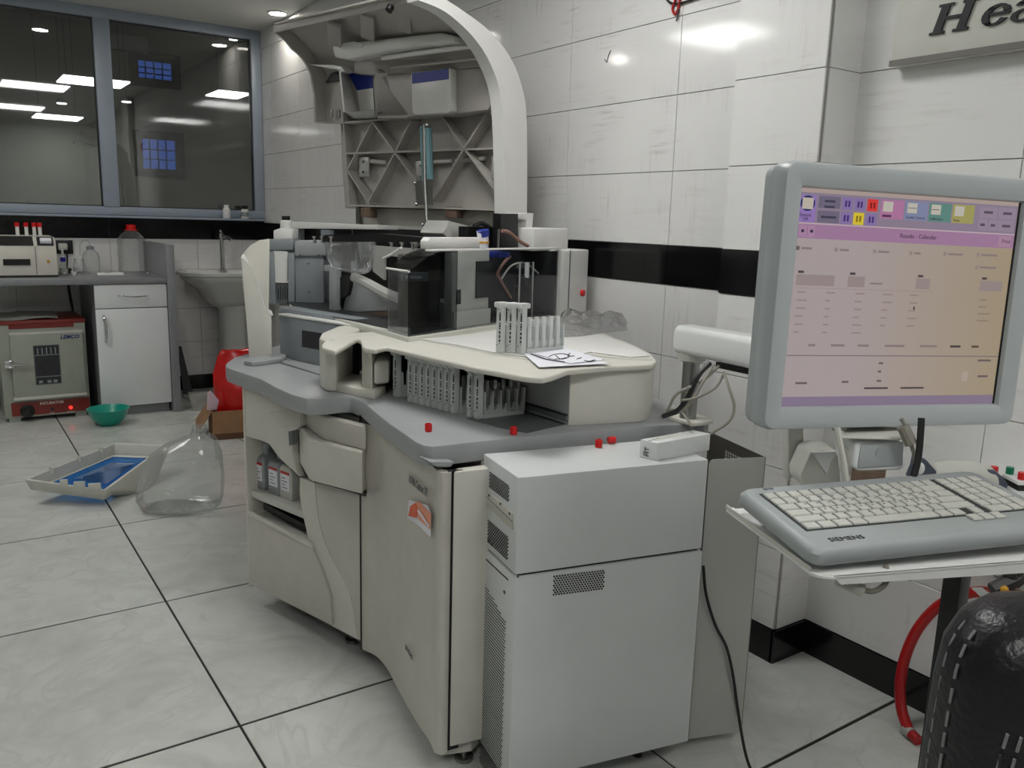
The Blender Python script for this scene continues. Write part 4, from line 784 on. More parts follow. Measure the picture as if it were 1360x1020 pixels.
# gas strut, its plate and rod
g0, g1 = HPt(567, 170, .13), HPt(569, 238, .12)
sub(MB().tube([g0, g1], .019, 10), 'gas_strut', 'teals'); sub(MB().tube([HPt(560, 168, .13), HPt(563, 240, .13)], .008, 8), 'strut_guide', 'teals')
sub(MB().slab([HPt(x, y, .09) for x, y in ((551, 241), (572, 238), (574, 272), (553, 272))], HU*.006), 'strut_plate', 'metal')
sub(MB().tube([HPt(563, 166, .145), HPt(564, 240, .145), HPt(567, 302, .16)], .007, 8), 'strut_rod', 'metal')
for x, y in ((567, 166), (551, 243), (553, 271), (562, 298), (570, 300), (568, 303)): A_ = HPt(x, y, .15); sub(MB().ball(A_, .007, 8, 6), 'bolt', 'chrome')
# skirt beneath the hood
sk = [HPt(x, y, -.02) for x, y in ((474, 276), (672, 281), (672, 300), (560, 301), (480, 297))]
MB().slab(sk, HU*.02).build('rear_skirt', 'beige', an, bevel=.003)
for x in (490, 603): A_ = HPt(x, 279, .03); MB().box(-.03, .03, -.02, .02, -.03, .012).xf(Matrix.Translation(A_) @ Matrix.Rotation(HA, 4, 'Z')).build('hinge', 'brown', an, bevel=.004)

rp0, rp1 = HN(-.03, .92, .0), HN(-.03, .92, 1.06)
MB().slab([rp0, rp1, rp1+Vector((0, 0, .27)), rp0+Vector((0, 0, .27))], -HU*-.012).build('rear_panel', 'black', an)
for t_ in (.12, .90): q = HN(-.03, 1.18, t_); MB().bar(q, q+Vector((0, 0, .12)), .05, .02, up=HV).build('hinge_post', 'metal', an)
for x in (400, 470): q = PV(x, 300, rs-mn*.06, md); MB().bar(Vector((q.x, q.y, .90)), Vector((q.x, q.y, q.z)), .02, .02, up=(1, 0, 0)).build('rail_post', 'bin', an)
# ---- sample racks
def make_rack(label, tubes=()):
    t = thing('sample_rack', label, 'sample rack', (0, 0, 0), None)
    MB().slab([(0, -.0095, 0), (0, .0095, 0), (0, .0095, .116), (0, .008, .120), (0, -.008, .120), (0, -.0095, .116)], (.016, 0, 0)).build('end_plate', 'rack', t, bevel=.0012, seg=1)
    MB().box(-.007, .024, -.013, .012, .112, .125).build('handle', 'rack', t, bevel=.003)
    MB().box(-.0006, 0, -.0092, -.0035, .022, .100).build('barcode', 'barcode', t)
    b = MB(); b.box(.016, .135, -.012, .012, 0, .012)
    for k in range(6): b.box(.018+.0232*k, .0212+.0232*k, -.012, .012, .012, .066)
    b.box(.016, .135, -.003, .003, .012, .03); b.build('tube_wells', 'rack', t)
    d = MB()
    for z in (.016, .105): d.box(-.0006, 0, .002, .0045, z, z+.0035)
    d.build('printed_dots', 'ink', t)
    return t
def place(t, p, yaw): t.location = p; t.rotation_euler = (0, 0, yaw)
r0 = PZ(543, 534, ZT); r8 = PZ(600, 549, ZT); r9 = PZ(622, 554, ZT); yaw_r = 0.0
names = ['sample rack at the far left end of the loader row, beside the beige pusher'] + ['%s white barcoded sample rack from the left in the packed loader row of eight' % n for n in ('first', 'second', 'third', 'fourth', 'fifth', 'sixth', 'seventh', 'eighth')] + ['left rack of the separate pair at the right of the loader row', 'right rack of the separate loader pair, its side wells showing tubes']
pr = make_rack(names[0]); pr['group'] = 'sample racks in the loader'
racks = []
pos = [PZ(522, 527, ZT)+Vector((.004, 0, 0))]+[r0+(r8-r0)*(k/7) for k in range(8)]+[r9, r9+(r8-r0)/7.0*1.05]
pos = [Vector((p.x, p.y, ZT+.0005)) for p in pos]
for k, q in enumerate(pos):
    t = pr if k == 0 else copy_tree(pr)
    t['label'] = names[k]; place(t, q, yaw_r); racks.append(t)
d0 = PZ(661, 468, ZD+.004); d2 = PZ(689, 470, ZD+.004)
dn = ['left one of three white sample racks standing on the analyzer deck', 'middle one of three white sample racks standing on the analyzer deck', 'right one of three deck racks, with white tubes showing on its side']
dr_ = []
for k in range(3):
    t = copy_tree(pr); t['label'] = dn[k]; t['group'] = 'sample racks on the deck'; place(t, Vector((d0.x, d0.y, ZD+.0045))+(Vector((d2.x-d0.x, d2.y-d0.y, 0)))*(k/2), .06); dr_.append(t)
# tubes in the racks
def make_tube(label, m, capm=None):
    t = thing('test_tube', label, 'test tube', (0, 0, 0))
    MB().lathe([(.0, 0), (.004, .001), (.0062, .006), (.0062, .075), (.0052, .075), (.0052, .010), (0, .008)], (0, 0, 0), 12).build('glass', m, t)
    if capm: MB().lathe([(.0078, .066), (.0078, .084), (.006, .085), (0, .085)], (0, 0, 0), 14).build('cap', capm, t)
    return t
def in_rack(rk, slots, lab, grp, m, z=.014):
    pt = None
    for j, s_ in enumerate(slots):
        t = make_tube(lab, m) if pt is None else copy_tree(pt); pt = pt or t
        a = rk.rotation_euler.z; x = .0312+.0232*s_
        t.location = Vector(rk.location)+Vector((x*math.cos(a), x*math.sin(a), z)); t['label'] = lab % ('front', 'second', 'third', 'fourth', 'rear')[s_]; t['group'] = grp
in_rack(racks[10], range(5), '%s uncapped tube in the rightmost loader rack', 'tubes in the right loader rack', 'tubeg', .016)
in_rack(racks[8], range(3), '%s uncapped tube in the eighth rack of the packed loader row', 'tubes in the eighth loader rack', 'tubeg', .016)
in_rack(dr_[2], range(5), '%s white tube in the right deck rack', 'white tubes in the deck rack', 'white', .014)
# papers on the deck
def sheet(px, z, label, m='paper', n='paper_sheet'):
    return tag(MB().slab(pz(px, z), (0, 0, .0008)).build(n, m), label, 'paper')
pg = thing('paper_sheet', 'white paper sheet lying under the scribbled one on the deck edge', 'paper', PZ(740, 475, ZD+.004)); 
MB().slab(pz([(693, 468), (726, 466), (812, 483), (716, 488)], ZD+.005), (0, 0, .001)).build('page', 'paper', pg)
ps = thing('paper_sheet', 'small white paper with black scribbles lying on top of another sheet', 'paper', PZ(760, 475, ZD+.008))
MB().slab(pz([(709, 470), (753, 463), (802, 478), (757, 483)], ZD+.0075), (0, 0, .001)).build('page', 'paper', ps)
zz = ZD+.0088
for pts in (((729, 474), (735, 471), (748, 470), (757, 473), (748, 477), (737, 477)), ((738, 472), (744, 477), (752, 475)), ((757, 469), (754, 473), (763, 473)), ((776, 479), (783, 480), (790, 478)), ((766, 477), (772, 475)), ((705, 470), (725, 477), (750, 481))):
    MB().tube(pz(pts, zz), .0014, 5, 2).build('pen_stroke', 'ink', ps)
# clear plastic bag on the deck
random.seed(3)
bgp = [(725, 443), (733, 440), (742, 433), (760, 427), (776, 424), (795, 424), (812, 428), (832, 435), (833, 440), (805, 443), (770, 447), (738, 449), (724, 447)]
bg_ = pz(bgp, ZD+.004)
cb = sum(bg_, Vector())/len(bg_); rows = []
for k, (s_, h_) in enumerate(((1, .002), (.97, .02), (.85, .034), (.62, .045), (.34, .05), (.1, .048))):
    rows.append([cb+(p-cb)*(s_*random.uniform(.93, 1.05))+Vector((0, 0, h_*random.uniform(.5, 1.35))) for p in bg_])
tag(MB().loft(rows).build('plastic_bag', 'clearp', ang=12), 'crumpled clear plastic bag on the analyzer deck behind the papers', 'plastic bag')
# red caps
def cap(p, z, label, lying=False, yaw=0):
    b = MB().lathe([(.0072, 0), (.0082, .001), (.0082, .0165), (.0072, .018), (.0055, .018), (.0055, .004), (0, .004)], (0, 0, 0), 16)
    if lying: b.xf(Matrix.Translation((p.x, p.y, z+.0084)) @ Matrix.Rotation(yaw, 4, 'Z') @ Matrix.Rotation(PI/2, 4, 'Y') @ Matrix.Translation((0, 0, -.009)))
    else: b.xf(Matrix.Translation((p.x, p.y, z)))
    tag(b.build('red_stopper', 'red'), label, 'tube cap', 'loose red tube caps')
cap(PZ(569, 573, ZT), ZT+.0003, 'red tube cap standing near the front corner of the grey counter')
cap(PZ(682, 577, ZT), ZT+.0003, 'red tube cap standing on the counter in front of the dark compartment')
# ================================================================== THINGS AROUND THE ANALYZER
# reagent bottles in the cabinet's open bay
def bottle_loft(w_, d_, h, neck, r=.006):
    rg = []
    for z, s_ in ((0, .92), (.004, 1), (h*.72, 1), (h*.8, .86), (h*.85, neck/w_*1.0), (h, neck/w_*1.0)):
        rg.append([Vector((x, y, z)) for x, y in rrect(w_*s_, d_*s_ if s_ > .7 else w_*s_, min(r, w_*s_*.45))])
    return MB().loft(rg)
fang = math.atan2(-FN.y, -FN.x)+PI/2
for k, (px, lab, m) in enumerate(((357, 'grey reagent bottle with red-topped label, farthest in the open cabinet bay', 'bottle'), (377, 'grey reagent bottle with red-topped label, middle of the open cabinet bay', 'bottle'), (393, 'pale reagent bottle partly behind the curved cover of the cabinet bay', 'offw'))):
    q = PV(px, 640+k*9, P0+FN*.075, FD); t = thing('reagent_bottle', lab, 'bottle', (q.x, q.y, zs1), 'reagent bottles in the cabinet bay')
    mx = Matrix.Translation((q.x, q.y, zs1+.0003)) @ Matrix.Rotation(fang, 4, 'Z')
    bottle_loft(.062, .075, .13, .03).xf(mx).build('body', m, t, ang=40)
    MB().lathe([(.017, .128), (.017, .146), (0, .147)], (0, 0, 0), 14).xf(mx).build('cap', 'grey', t)
    MB().box(-.022, .022, -.0385, -.0372, .028, .080).xf(mx).build('label', 'paper', t); MB().box(-.022, .022, -.0387, -.0372, .080, .088).xf(mx).build('label_stripe', 'redhose', t)
    b = MB()
    for i in range(4): b.box(-.017, .012-(i % 2)*.01, -.0388, -.0384, .036+i*.010, .0385+i*.010)
    b.xf(mx).build('label_print', 'inkg', t)
# ---- computer cases
FLp, FRp, BLp = Vector((.916, 1.302, 0)), Vector((1.358, 1.2085, 0)), Vector((.949, 1.482, 0))
BRp = FRp+(BLp-FLp)
TW = (FRp-FLp).normalized(); TD = (BLp-FLp).normalized(); TN = Vector((TW.y, -TW.x, 0)); LN = Vector((-TD.y, TD.x, 0))
if TN.y > 0: TN = -TN
if LN.x > 0: LN = -LN
zmid = .535
def tposts(z0, z1, ins=0): return [FLp+TW*ins, FRp-TW*ins, BRp-TW*ins, BLp+TW*ins], z0, z1
def side_pt(x, y, off=.0): return PV(x, y, FLp+LN*off, TD)      # left narrow face
def face_pt(x, y, off=.0): return PV(x, y, FLp+TN*off, TW)      # big face towards the camera
lc = thing('computer_case', 'tall white computer case standing on the floor under the smaller case', 'computer', (1.15, 1.34, 0), 'white computer cases beside the analyzer')
uc = thing('computer_case', 'smaller white computer case lying on top of the tall one, caps and box on it', 'computer', (1.15, 1.34, zmid), 'white computer cases beside the analyzer')
MB().prism([pl(p) for p in (FLp, FRp, BRp, BLp)], .058, zmid-.006).build('case', 'towerw', lc, bevel=.003)
MB().prism([pl(p) for p in (FLp, FRp-TW*.003, BRp, BLp)], zmid, .740).build('case', 'towerw', uc, bevel=.003)
MB().prism([pl(FLp+TW*.01+TD*.008), pl(FRp-TW*.01+TD*.008), pl(BRp-TW*.01-TD*.008), pl(BLp+TW*.01-TD*.008)], zmid-.006, zmid).build('shadow_gap', 'dark', lc)
for p in (FLp+TW*.09+TD*.07, FRp-TW*.09+TD*.07, BRp-TW*.09-TD*.07, BLp+TW*.09-TD*.07): MB().cyl((p.x, p.y, 0), (p.x, p.y, .05), .013, 12).build('foot', 'black', lc)
for p in (FLp+TW*.09+TD*.07, FRp-TW*.09+TD*.07, BRp-TW*.09-TD*.07, BLp+TW*.09-TD*.07): MB().box(p.x-.016, p.x+.016, p.y-.016, p.y+.016, .05, .058).build('foot_mount', 'metal', lc)
def holes(P, Q, R_, nu, nv, size, nrm, name, m, par, stag=True, ny=None, skip=None):
    """perforations of a vent: dark discs let into the sheet; P origin, Q end of rows, R_ end of columns"""
    b = MB(); U = (Q-P); V = (R_-P); un = U.normalized(); vn = V.normalized()
    for j in range(nv):
        for i in range(nu):
            s_ = (i+(.5 if stag and j % 2 else 0))/nu; t_ = (j+.5)/nv
            if skip and skip(s_, t_): continue
            c = P+U*s_+V*t_; k = 6
            b.slab([c+un*size*math.cos(2*PI*a/k)+vn*(ny or size)*math.sin(2*PI*a/k) for a in range(k)], nrm*.0012)
    o = b.build(name, m, par); o['kind'] = 'stuff'; return o
P_, Q_, R3 = face_pt(736, 764), face_pt(804, 756), face_pt(737, 791)
holes(P_, Q_, P_+Vector((0, 0, R3.z-P_.z)), 19, 9, .0021, TN, 'vent_holes', 'black', lc)
MB().cyl(face_pt(688, 766), face_pt(688, 766, .0015), .0022, 8).build('screw', 'dark', lc)
fs = lambda a, b, c, d, o=.0: [side_pt(*a, o), side_pt(*b, o), side_pt(*c, o), side_pt(*d, o)]
# front (left) faces
MB().slab(fs((642, 646), (682, 682), (682, 704), (642, 666)), LN*.003).build('drive_bay', 'beige2', uc, bevel=.001)
MB().slab(fs((643, 656), (681, 693), (681, 694), (643, 657), .003), LN*.0005).build('drive_slot', 'dgrey', uc)
for x, y in ((649, 659), (664, 670), (676, 683)): q = side_pt(x, y, .003); MB().slab([q, q+TD*-.006, q+TD*-.006+Vector((0, 0, .005)), q+Vector((0, 0, .005))], LN*.0008).build('drive_mark', 'ink', uc)
def face_holes(a, b, c, nu, nv, par, sz, ny=None, skip=None, m='dark'):
    P, Q, R_ = side_pt(*a), side_pt(*b), side_pt(*c); Q = Vector((Q.x, Q.y, P.z)); R_ = P+Vector((0, 0, R_.z-P.z)); return holes(P, Q, R_, nu, nv, sz, LN, 'vent_holes', m, par, True, ny, skip)
face_holes((651, 626), (677, 650), (651, 648), 13, 9, uc, .0030, .0016)
face_holes((649, 690), (676, 714), (650, 722), 13, 13, uc, .0030, .0016)
for x, y in ((648, 719), (652, 724)): q = side_pt(x, y); MB().slab([q, q-TD*.008, q-TD*.008+Vector((0, 0, .006)), q+Vector((0, 0, .006))], LN*.001).build('usb_port', 'black', uc)
MB().slab(fs((645, 741), (675, 769), (675, 771), (645, 743)), LN*.001).build('slot', 'black', lc)
q = side_pt(669, 787); MB().slab([q, q-TD*.008, q-TD*.008+Vector((0, 0, .006)), q+Vector((0, 0, .006))], LN*.001).build('usb_port', 'black', lc)
face_holes((643, 772), (673, 800), (636, 1010), 16, 62, lc, .0036, .0011, lambda s_, t_: t_ < .09*s_)
# box lying on the upper case, red caps beside it
zt = .7405
bb = thing('small_box', 'long white carton printed HT lying on the upper computer case', 'box', PZ(890, 600, zt))
pA_ = PZ(849, 606.5, zt); pB_ = PZ(872, 612, zt); pC_ = PZ(942, 598, zt); pD2 = pA_+(pC_-pB_)
hb_ = PV(872, 589, pB_, (1, 0)).z
bo = MB().prism([pl(pA_), pl(pB_), pl(pC_), pl(pD2)], zt, hb_).build('carton', 'white', bb, bevel=.001)
lx = (pB_-pA_).normalized(); text('lettering', 'HT', .016, pA_+(pB_-pA_)*.55+Vector((0, 0, .004))-(pC_-pB_).normalized()*.0008, Vector((0, 0, 1)), -lx, 'ink', bb)
text('printed_line', '|||', .010, pA_+(pB_-pA_)*.2+Vector((0, 0, .008))-(pC_-pB_).normalized()*.0008, lx, (0, 0, 1), 'inkg', bb)
tp_ = [PZ(x, y, hb_) for x, y in ((868, 583), (905, 574), (906, 578), (872, 585.5))]; MB().slab(tp_, (0, 0, .0005)).build('printed_panel', 'offw', bb)
for i in range(3): q = PZ(862+i*5, 586-i*1.5, hb_); MB().slab([q, q+Vector((.007, -.002, 0)), q+Vector((.007, .001, 0)), q+Vector((0, .003, 0))], (0, 0, .0006)).build('printed_mark', 'inkg', bb)
cap(PZ(795, 594, zt), zt, 'red tube cap standing upright on the upper computer case')
cap(PZ(812, 589, zt), zt, 'red tube cap lying on its side on the upper computer case', True, -.3)
# bent sheet metal cover
s1_ = Vector((1.397, 1.244, 0)); s2_ = Vector((1.529, 1.197, 0)); s3_ = PZ(941, 574, .722); s3_.z = 0
cvp = thing('metal_cover', 'bent grey sheet metal cover standing open behind the computer cases', 'metal cover', (1.46, 1.22, .03))
th_ = .003; nn2 = Vector((s2_.y-s1_.y, s1_.x-s2_.x, 0)).normalized()
rr = [Vector((s1_.x, s1_.y, .03)), Vector((s2_.x, s2_.y, .03)), Vector((s2_.x, s2_.y, .724)), Vector((s1_.x, s1_.y, .724))]
a_ = rr[3]; b_ = (rr[2]-rr[3]).normalized(); fpp = rr[:3]+[a_+b_*.010, a_+b_*.003-Vector((0, 0, .003)), a_-Vector((0, 0, .010))]
MB().slab(fpp, -nn2*th_ if nn2.y < 0 else nn2*th_).build('front_sheet', 'sheet', cvp)
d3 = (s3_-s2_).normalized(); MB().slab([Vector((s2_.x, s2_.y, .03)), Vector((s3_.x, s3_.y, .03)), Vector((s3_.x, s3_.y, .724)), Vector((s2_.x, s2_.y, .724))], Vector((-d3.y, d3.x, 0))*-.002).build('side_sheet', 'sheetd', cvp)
nv_ = Vector((-d3.y, d3.x, 0)); nv_ = nv_ if nv_.dot(CAM-s2_) > 0 else -nv_
P_ = PV(965, 598, s2_+nv_*.001, d3); Q_ = PV(990, 609, s2_+nv_*.001, d3); R_ = PV(965, 618, s2_, d3)
Q_ = Vector((Q_.x, Q_.y, P_.z)); holes(P_, Q_, P_-Vector((0, 0, .04)), 8, 5, .0035, nv_, 'perforations', 'whitem', cvp, False)
# ---- pole and swing arm
PC = PZ(913, 560, ZT); PC.z = 0
am = thing('swing_arm', 'white swing arm on a steel pole at the counter end, holding the monitor', 'monitor arm', (PC.x, PC.y, ZT+.001))
MB().prism([(PC.x+x, PC.y+y) for x, y in rrect(.085, .10, .025, 4, .01, 0)], ZT+.0005, ZT+.010).build('base_plate', 'beige', am, bevel=.002)
MB().cyl((PC.x, PC.y, ZT+.010), (PC.x, PC.y, .93), .0205, 24).build('pole', 'metal', am)
MB().lathe([(.024, 0), (.033, .004), (.034, .034), (.03, .04)], (PC.x, PC.y, .915), 24).build('collar', 'offw', am)
A0 = Vector((PC.x-.004, PC.y+.025, .968)); A1 = Vector((1.50, .86, .962))
ad = (A1-A0).normalized(); asd = Vector((ad.y, -ad.x, 0))
def ring_at(c, w_, h_): return [c+asd*x+Vector((0, 0, y)) for x, y in rrect(w_, h_, min(w_, h_)*.22, 4)]
MB().loft([ring_at(A0-ad*.012, .05, .05), ring_at(A0, .066, .068), ring_at(A0+ad*.3, .072, .072), ring_at(A1, .06, .066)]).build('upper_arm', 'white', am, ang=40)
MB().slab([A0+ad*.12+asd*-.02+Vector((0, 0, -.036)), A0+ad*.30+asd*-.02+Vector((0, 0, -.036)), A0+ad*.30+asd*.02+Vector((0, 0, -.036)), A0+ad*.12+asd*.02+Vector((0, 0, -.036))], (0, 0, -.014)).build('cable_clip', 'black', am, bevel=.002)
MB().cyl((A1.x, A1.y, .90), (A1.x, A1.y, .99), .034, 20).build('elbow', 'offw', am, bevel=.004)
# lower arm and tilt head under the monitor
DH = 1.20
lw = [PD(x, y, DH+.16) for x, y in ((1047, 545), (1066, 545), (1068, 590), (1075, 600), (1074, 618), (1058, 632), (1050, 636), (1047, 640))]
back_ = Vector((math.sin(YAW), math.cos(YAW), 0))
MB().slab(lw, back_*.03).build('lower_arm', 'offw', am, bevel=.003)
hc = PD(1065, 609, DH+.158); MB().cyl(hc, hc-back_*.003, .0035, 14).build('screw_hole', 'dark', am)
MB().bar(PD(1057, 548, DH+.18), Vector((A1.x, A1.y, .93)), .03, .03).build('link', 'offw', am, bevel=.003)
wd = [PD(x, y, DH+.10) for x, y in ((1076, 601), (1090, 597), (1113, 599), (1118, 640), (1112, 648), (1064, 646), (1063, 630))]
MB().slab(wd, back_*.06).build('shoulder', 'offw', am, bevel=.005)
wd = [PD(x, y, DH+.095) for x, y in ((1078, 601), (1112, 600), (1104, 612), (1098, 630))]; MB().slab(wd, back_*.01).build('shoulder_facet', 'white', am)
hx = [PD(x, y, DH) for x, y in ((1118, 588), (1138, 583), (1140, 622), (1120, 620))]
def hpt(x, y, d): return PD(x, y, DH+d)
MB().slab([hpt(*q, 0) for q in ((1138, 586), (1197, 584), (1203, 590), (1203, 620), (1196, 625), (1140, 627), (1133, 622), (1135, 590))], back_*.07).build('tilt_head', 'white', am, bevel=.006, seg=3)
MB().slab([hpt(*q, -.002) for q in ((1144, 590), (1200, 587), (1199, 618), (1139, 622))], back_*.004).build('head_cover', 'kbd', am, bevel=.001)
hc = hpt(1171, 602, -.002); MB().cyl(hc, hc-back_*.0018, .009, 20).build('cover_button', 'kbd', am)
MB().cyl(hpt(1120, 612, .03), hpt(1136, 612, .03), .021, 18).build('pivot', 'offw', am, bevel=.003)
MB().prism([pl(hpt(1117, 576, -.012)), pl(hpt(1198, 576, -.012)), pl(hpt(1192, 573, .06)), pl(hpt(1122, 573, .06))], hpt(1160, 583, -.005).z, hpt(1160, 580, -.005).z).build('head_plate', 'offw', am, bevel=.002)
MB().prism([pl(hpt(1130, 640, .0)), pl(hpt(1175, 640, .0)), pl(hpt(1175, 636, .05)), pl(hpt(1130, 636, .05))], .875, hpt(1160, 626, 0).z).build('neck', 'brown', am)
MB().prism([pl(hpt(1128, 570, .075)), pl(hpt(1176, 570, .075)), pl(hpt(1176, 568, .11)), pl(hpt(1128, 568, .11))], hpt(1160, 580, 0).z, .995).build('monitor_neck', 'brown', am)
# cables at the pole
cb_ = thing('cable_bundle', 'bundle of grey and black cables drooping from the arm beside the pole', 'cable', PC+Vector((.05, -.05, ZT)))
def cab(pts, r, m, dep, par, name='cable', k=5): MB().tube([PD(x, y, d) for (x, y), d in zip(pts, dep)] if isinstance(dep, (list, tuple)) else [PD(x, y, dep) for x, y in pts], r, 7, k).build(name, m, par)
cab(((943, 482), (928, 498), (915, 525), (900, 545), (880, 553)), .006, 'cableb', [1.93, 1.92, 1.92, 1.93, 1.95], cb_)
cab(((948, 484), (935, 505), (920, 530), (903, 547), (876, 553)), .0035, 'cable', [1.93, 1.91, 1.91, 1.93, 1.96], cb_)
cab(((955, 486), (930, 508), (900, 522), (889, 540), (884, 552)), .0035, 'cable', [1.93, 1.92, 1.92, 1.94, 1.95], cb_)
cab(((961, 494), (968, 515), (975, 540), (968, 560), (944, 576)), .0032, 'cable', [1.9, 1.87, 1.86, 1.86, 1.88], cb_)
cab(((961, 497), (950, 515), (925, 528), (905, 532)), .003, 'cable', [1.9, 1.9, 1.9, 1.92], cb_)
cab(((884, 545), (902, 545), (912, 556), (920, 567)), .003, 'cable', [1.95, 1.93, 1.90, 1.87], cb_)
pcab = thing('power_cable', 'black cable hanging down in front of the grey sheet metal cover to the floor', 'cable', PZ(996, 1015, 0))
pp_ = [PV(x, y, s1_-Vector((0.0, .012, 0)), (s2_-s1_).normalized()) for x, y in ((934, 752), (938, 790), (950, 830), (965, 860), (974, 900), (981, 950))]
MB().tube(pp_+[PZ(990, 1000, .05), PZ(1001, 1030, .006), PZ(1020, 1060, .006)], .0036, 7, 6).build('cable', 'cableb', pcab)
MB().tube([Vector((1.375, 1.30, .70)), Vector((1.38, 1.28, .5)), Vector((1.39, 1.28, .25)), Vector((1.37, 1.31, .05)), Vector((1.42, 1.37, .008)), Vector((1.50, 1.40, .008))], .008, 7, 5).build('dark_flex', 'cabled', pcab)
# ---- monitor
mon = thing('monitor', 'grey framed flat monitor with pink lab software on its screen', 'monitor', (0, 0, 0))
SW, SH = .376, .301
def bez(dx, dz, y, r): return [Vector((x, y, z)) for x, z in rrect(SW+.062+dx, SH+.066+dz, r, 6, -.002, .001)]
def inn_(y, e=.0): return [Vector((x, y, z)) for x, z in rrect(SW+e, SH+e, .002, 6)]
MB().loft([inn_(.006), inn_(-.004, .004), bez(-.020, -.020, -.012, .014), bez(-.006, -.006, -.010, .016), bez(0, 0, 0, .018), bez(0, 0, .022, .018), bez(-.02, -.02, .034, .02)], caps=False).build('bezel', 'monb', mon, ang=50)
MB().slab([Vector((v.x, .020, v.z)) for v in bez(-.004, -.004, 0, .018)], (0, .02, 0)).build('back_shell', 'monb', mon)
MB().slab([Vector((x, .04, z)) for x, z in rrect(.30, .26, .03)], (0, .03, 0)).build('back_hump', 'monb', mon, bevel=.008)
bdy = screen_mat('screen_body', (204, 190, 190), (196, 178, 150), .56)
MB().slab([Vector((-SW/2, .0035, -SH/2)), Vector((SW/2, .0035, -SH/2)), Vector((SW/2, .0035, SH/2)), Vector((-SW/2, .0035, SH/2))], (0, .004, 0)).build('screen', bdy, mon)
MB().slab([Vector((SW/2-.003, .0020, -SH/2)), Vector((SW/2, .0020, -SH/2)), Vector((SW/2, .0020, SH/2)), Vector((SW/2-.003, .0020, SH/2))], (0, .001, 0)).build('screen_edge', 'black', mon)
scm = {}
def scr(u0, u1, v0, v1, rgb, lay=1, s=.57, name='screen_panel'):
    k = (rgb, s)
    if k not in scm: scm[k] = screen_mat('screen_%d' % len(scm), rgb, rgb, s)
    y = .0035-.0002*lay
    X = lambda u: -SW/2+u*(SW-.003); Z = lambda v: SH/2-v*SH
    return MB().slab([Vector((X(u0), y, Z(v1))), Vector((X(u1), y, Z(v1))), Vector((X(u1), y, Z(v0))), Vector((X(u0), y, Z(v0)))], (0, .0002, 0)).build(name, scm[k], mon)
def stext(s_, u, v, size, rgb=(70, 60, 80), bold=0):
    k = (rgb, .5)
    if k not in scm: scm[k] = screen_mat('screen_%d' % len(scm), rgb, rgb, .5)
    X = -SW/2+u*(SW-.003); Z = SH/2-v*SH
    return text('screen_text', s_, size, (X, .0035-.0009, Z), (1, 0, 0), (0, 0, 1), scm[k], mon, depth=.0001, bold=bold)
scr(0, 1, 0, .018, (205, 185, 176)); scr(0, 1, .018, .155, (166, 150, 172)); scr(0, 1, .152, .158, (226, 200, 210), 2); scr(0, 1, .158, .222, (190, 146, 184)); scr(0, 1, .955, 1, (160, 142, 168))
scr(0, .075, .03, .15, (172, 140, 214), 2); 
MB().slab([Vector((-SW/2+.0145+.0115*math.cos(a*PI/8), .0029, SH/2-.020+.0105*math.sin(a*PI/8))) for a in range(16)], (0, .0002, 0)).build('screen_icon_ring', 'inkb', mon)
k_ = scr(.016, .062, .042, .092, (226, 214, 200), 4, name='screen_icon')
stext('System', .008, .125, .0065); stext('OK', .022, .143, .0065)
scr(.085, .178, .03, .083, (132, 124, 148), 2); scr(.085, .178, .095, .148, (132, 124, 148), 2)
for v in (.047, .072): scr(.11, .155, v, v+.010, (78, 72, 96), 3, name='screen_line')
scr(.10, .165, .118, .128, (78, 72, 96), 3, name='screen_line')
for u, v, c in ((.186, .03, (160, 136, 196)), (.24, .03, (160, 136, 196)), (.296, .03, (240, 64, 60)), (.186, .095, (160, 136, 196)), (.24, .095, (240, 214, 60)), (.296, .095, (160, 136, 196))):
    scr(u, u+.046, v, v+.055, c, 2, .57 if c[0] < 200 else .66, name='screen_button')
    for i in range(2): scr(u+.012+i*.014, u+.020+i*.014, v+.014, v+.042, (max(c[0]-80, 40), max(c[1]-80, 30), max(c[2]-60, 30)), 3, name='screen_glyph')
for u, c, n in ((.356, (206, 140, 186), ''), (.466, (152, 160, 196), 'Quality Control'), (.576, (110, 160, 150), 'Calibration'), (.686, (190, 184, 110), 'Setup')):
    scr(u, u+.104, .028, .115, c, 2, name='screen_tab'); scr(u+.01, u+.054, .036, .082, (226, 220, 206), 3, name='screen_icon')
    if n: stext(n, u+.006, .107, .0050)
    else: scr(u+.01, u+.05, .096, .107, (110, 60, 100), 3, name='screen_line')
scr(.588, .622, .058, .061, (90, 90, 90), 4, name='screen_line'); scr(.478, .518, .057, .060, (120, 120, 130), 4, name='screen_line')
for u, v in ((.815, .03), (.908, .03), (.815, .09), (.865, .09), (.912, .09)):
    w_ = .085 if v < .05 else (.043 if u < .9 else .08); scr(u, u+w_, v, v+.052, (176, 158, 178), 2, name='screen_button'); scr(u+w_*.25, u+w_*.75, v+.02, v+.032, (104, 90, 108), 3, name='screen_line')
for u in (.012, .05): scr(u, u+.03, .164, .215, (200, 158, 194), 2, name='screen_button'); scr(u+.01, u+.022, .183, .196, (70, 60, 80), 3, name='screen_glyph')
stext('Results - Calendar', .455, .198, .0085, (80, 54, 84)); scr(.925, .985, .164, .216, (200, 160, 186), 2, name='screen_button'); stext('Print', .94, .198, .008, (110, 80, 100))
G1 = (164, 147, 145)
for u, v, w_ in ((.03, .262, .045), (.195, .262, .04), (.365, .262, .05), (.53, .262, .03), (.69, .258, .07), (.85, .255, .08), (.85, .315, .08)):
    scr(u, u+w_, v, v+.010, G1, 2, name='screen_line'); scr(u-.022, u-.008, v-.004, v+.014, (176, 160, 158) if u > .1 else (120, 108, 112), 2, name='screen_radio')
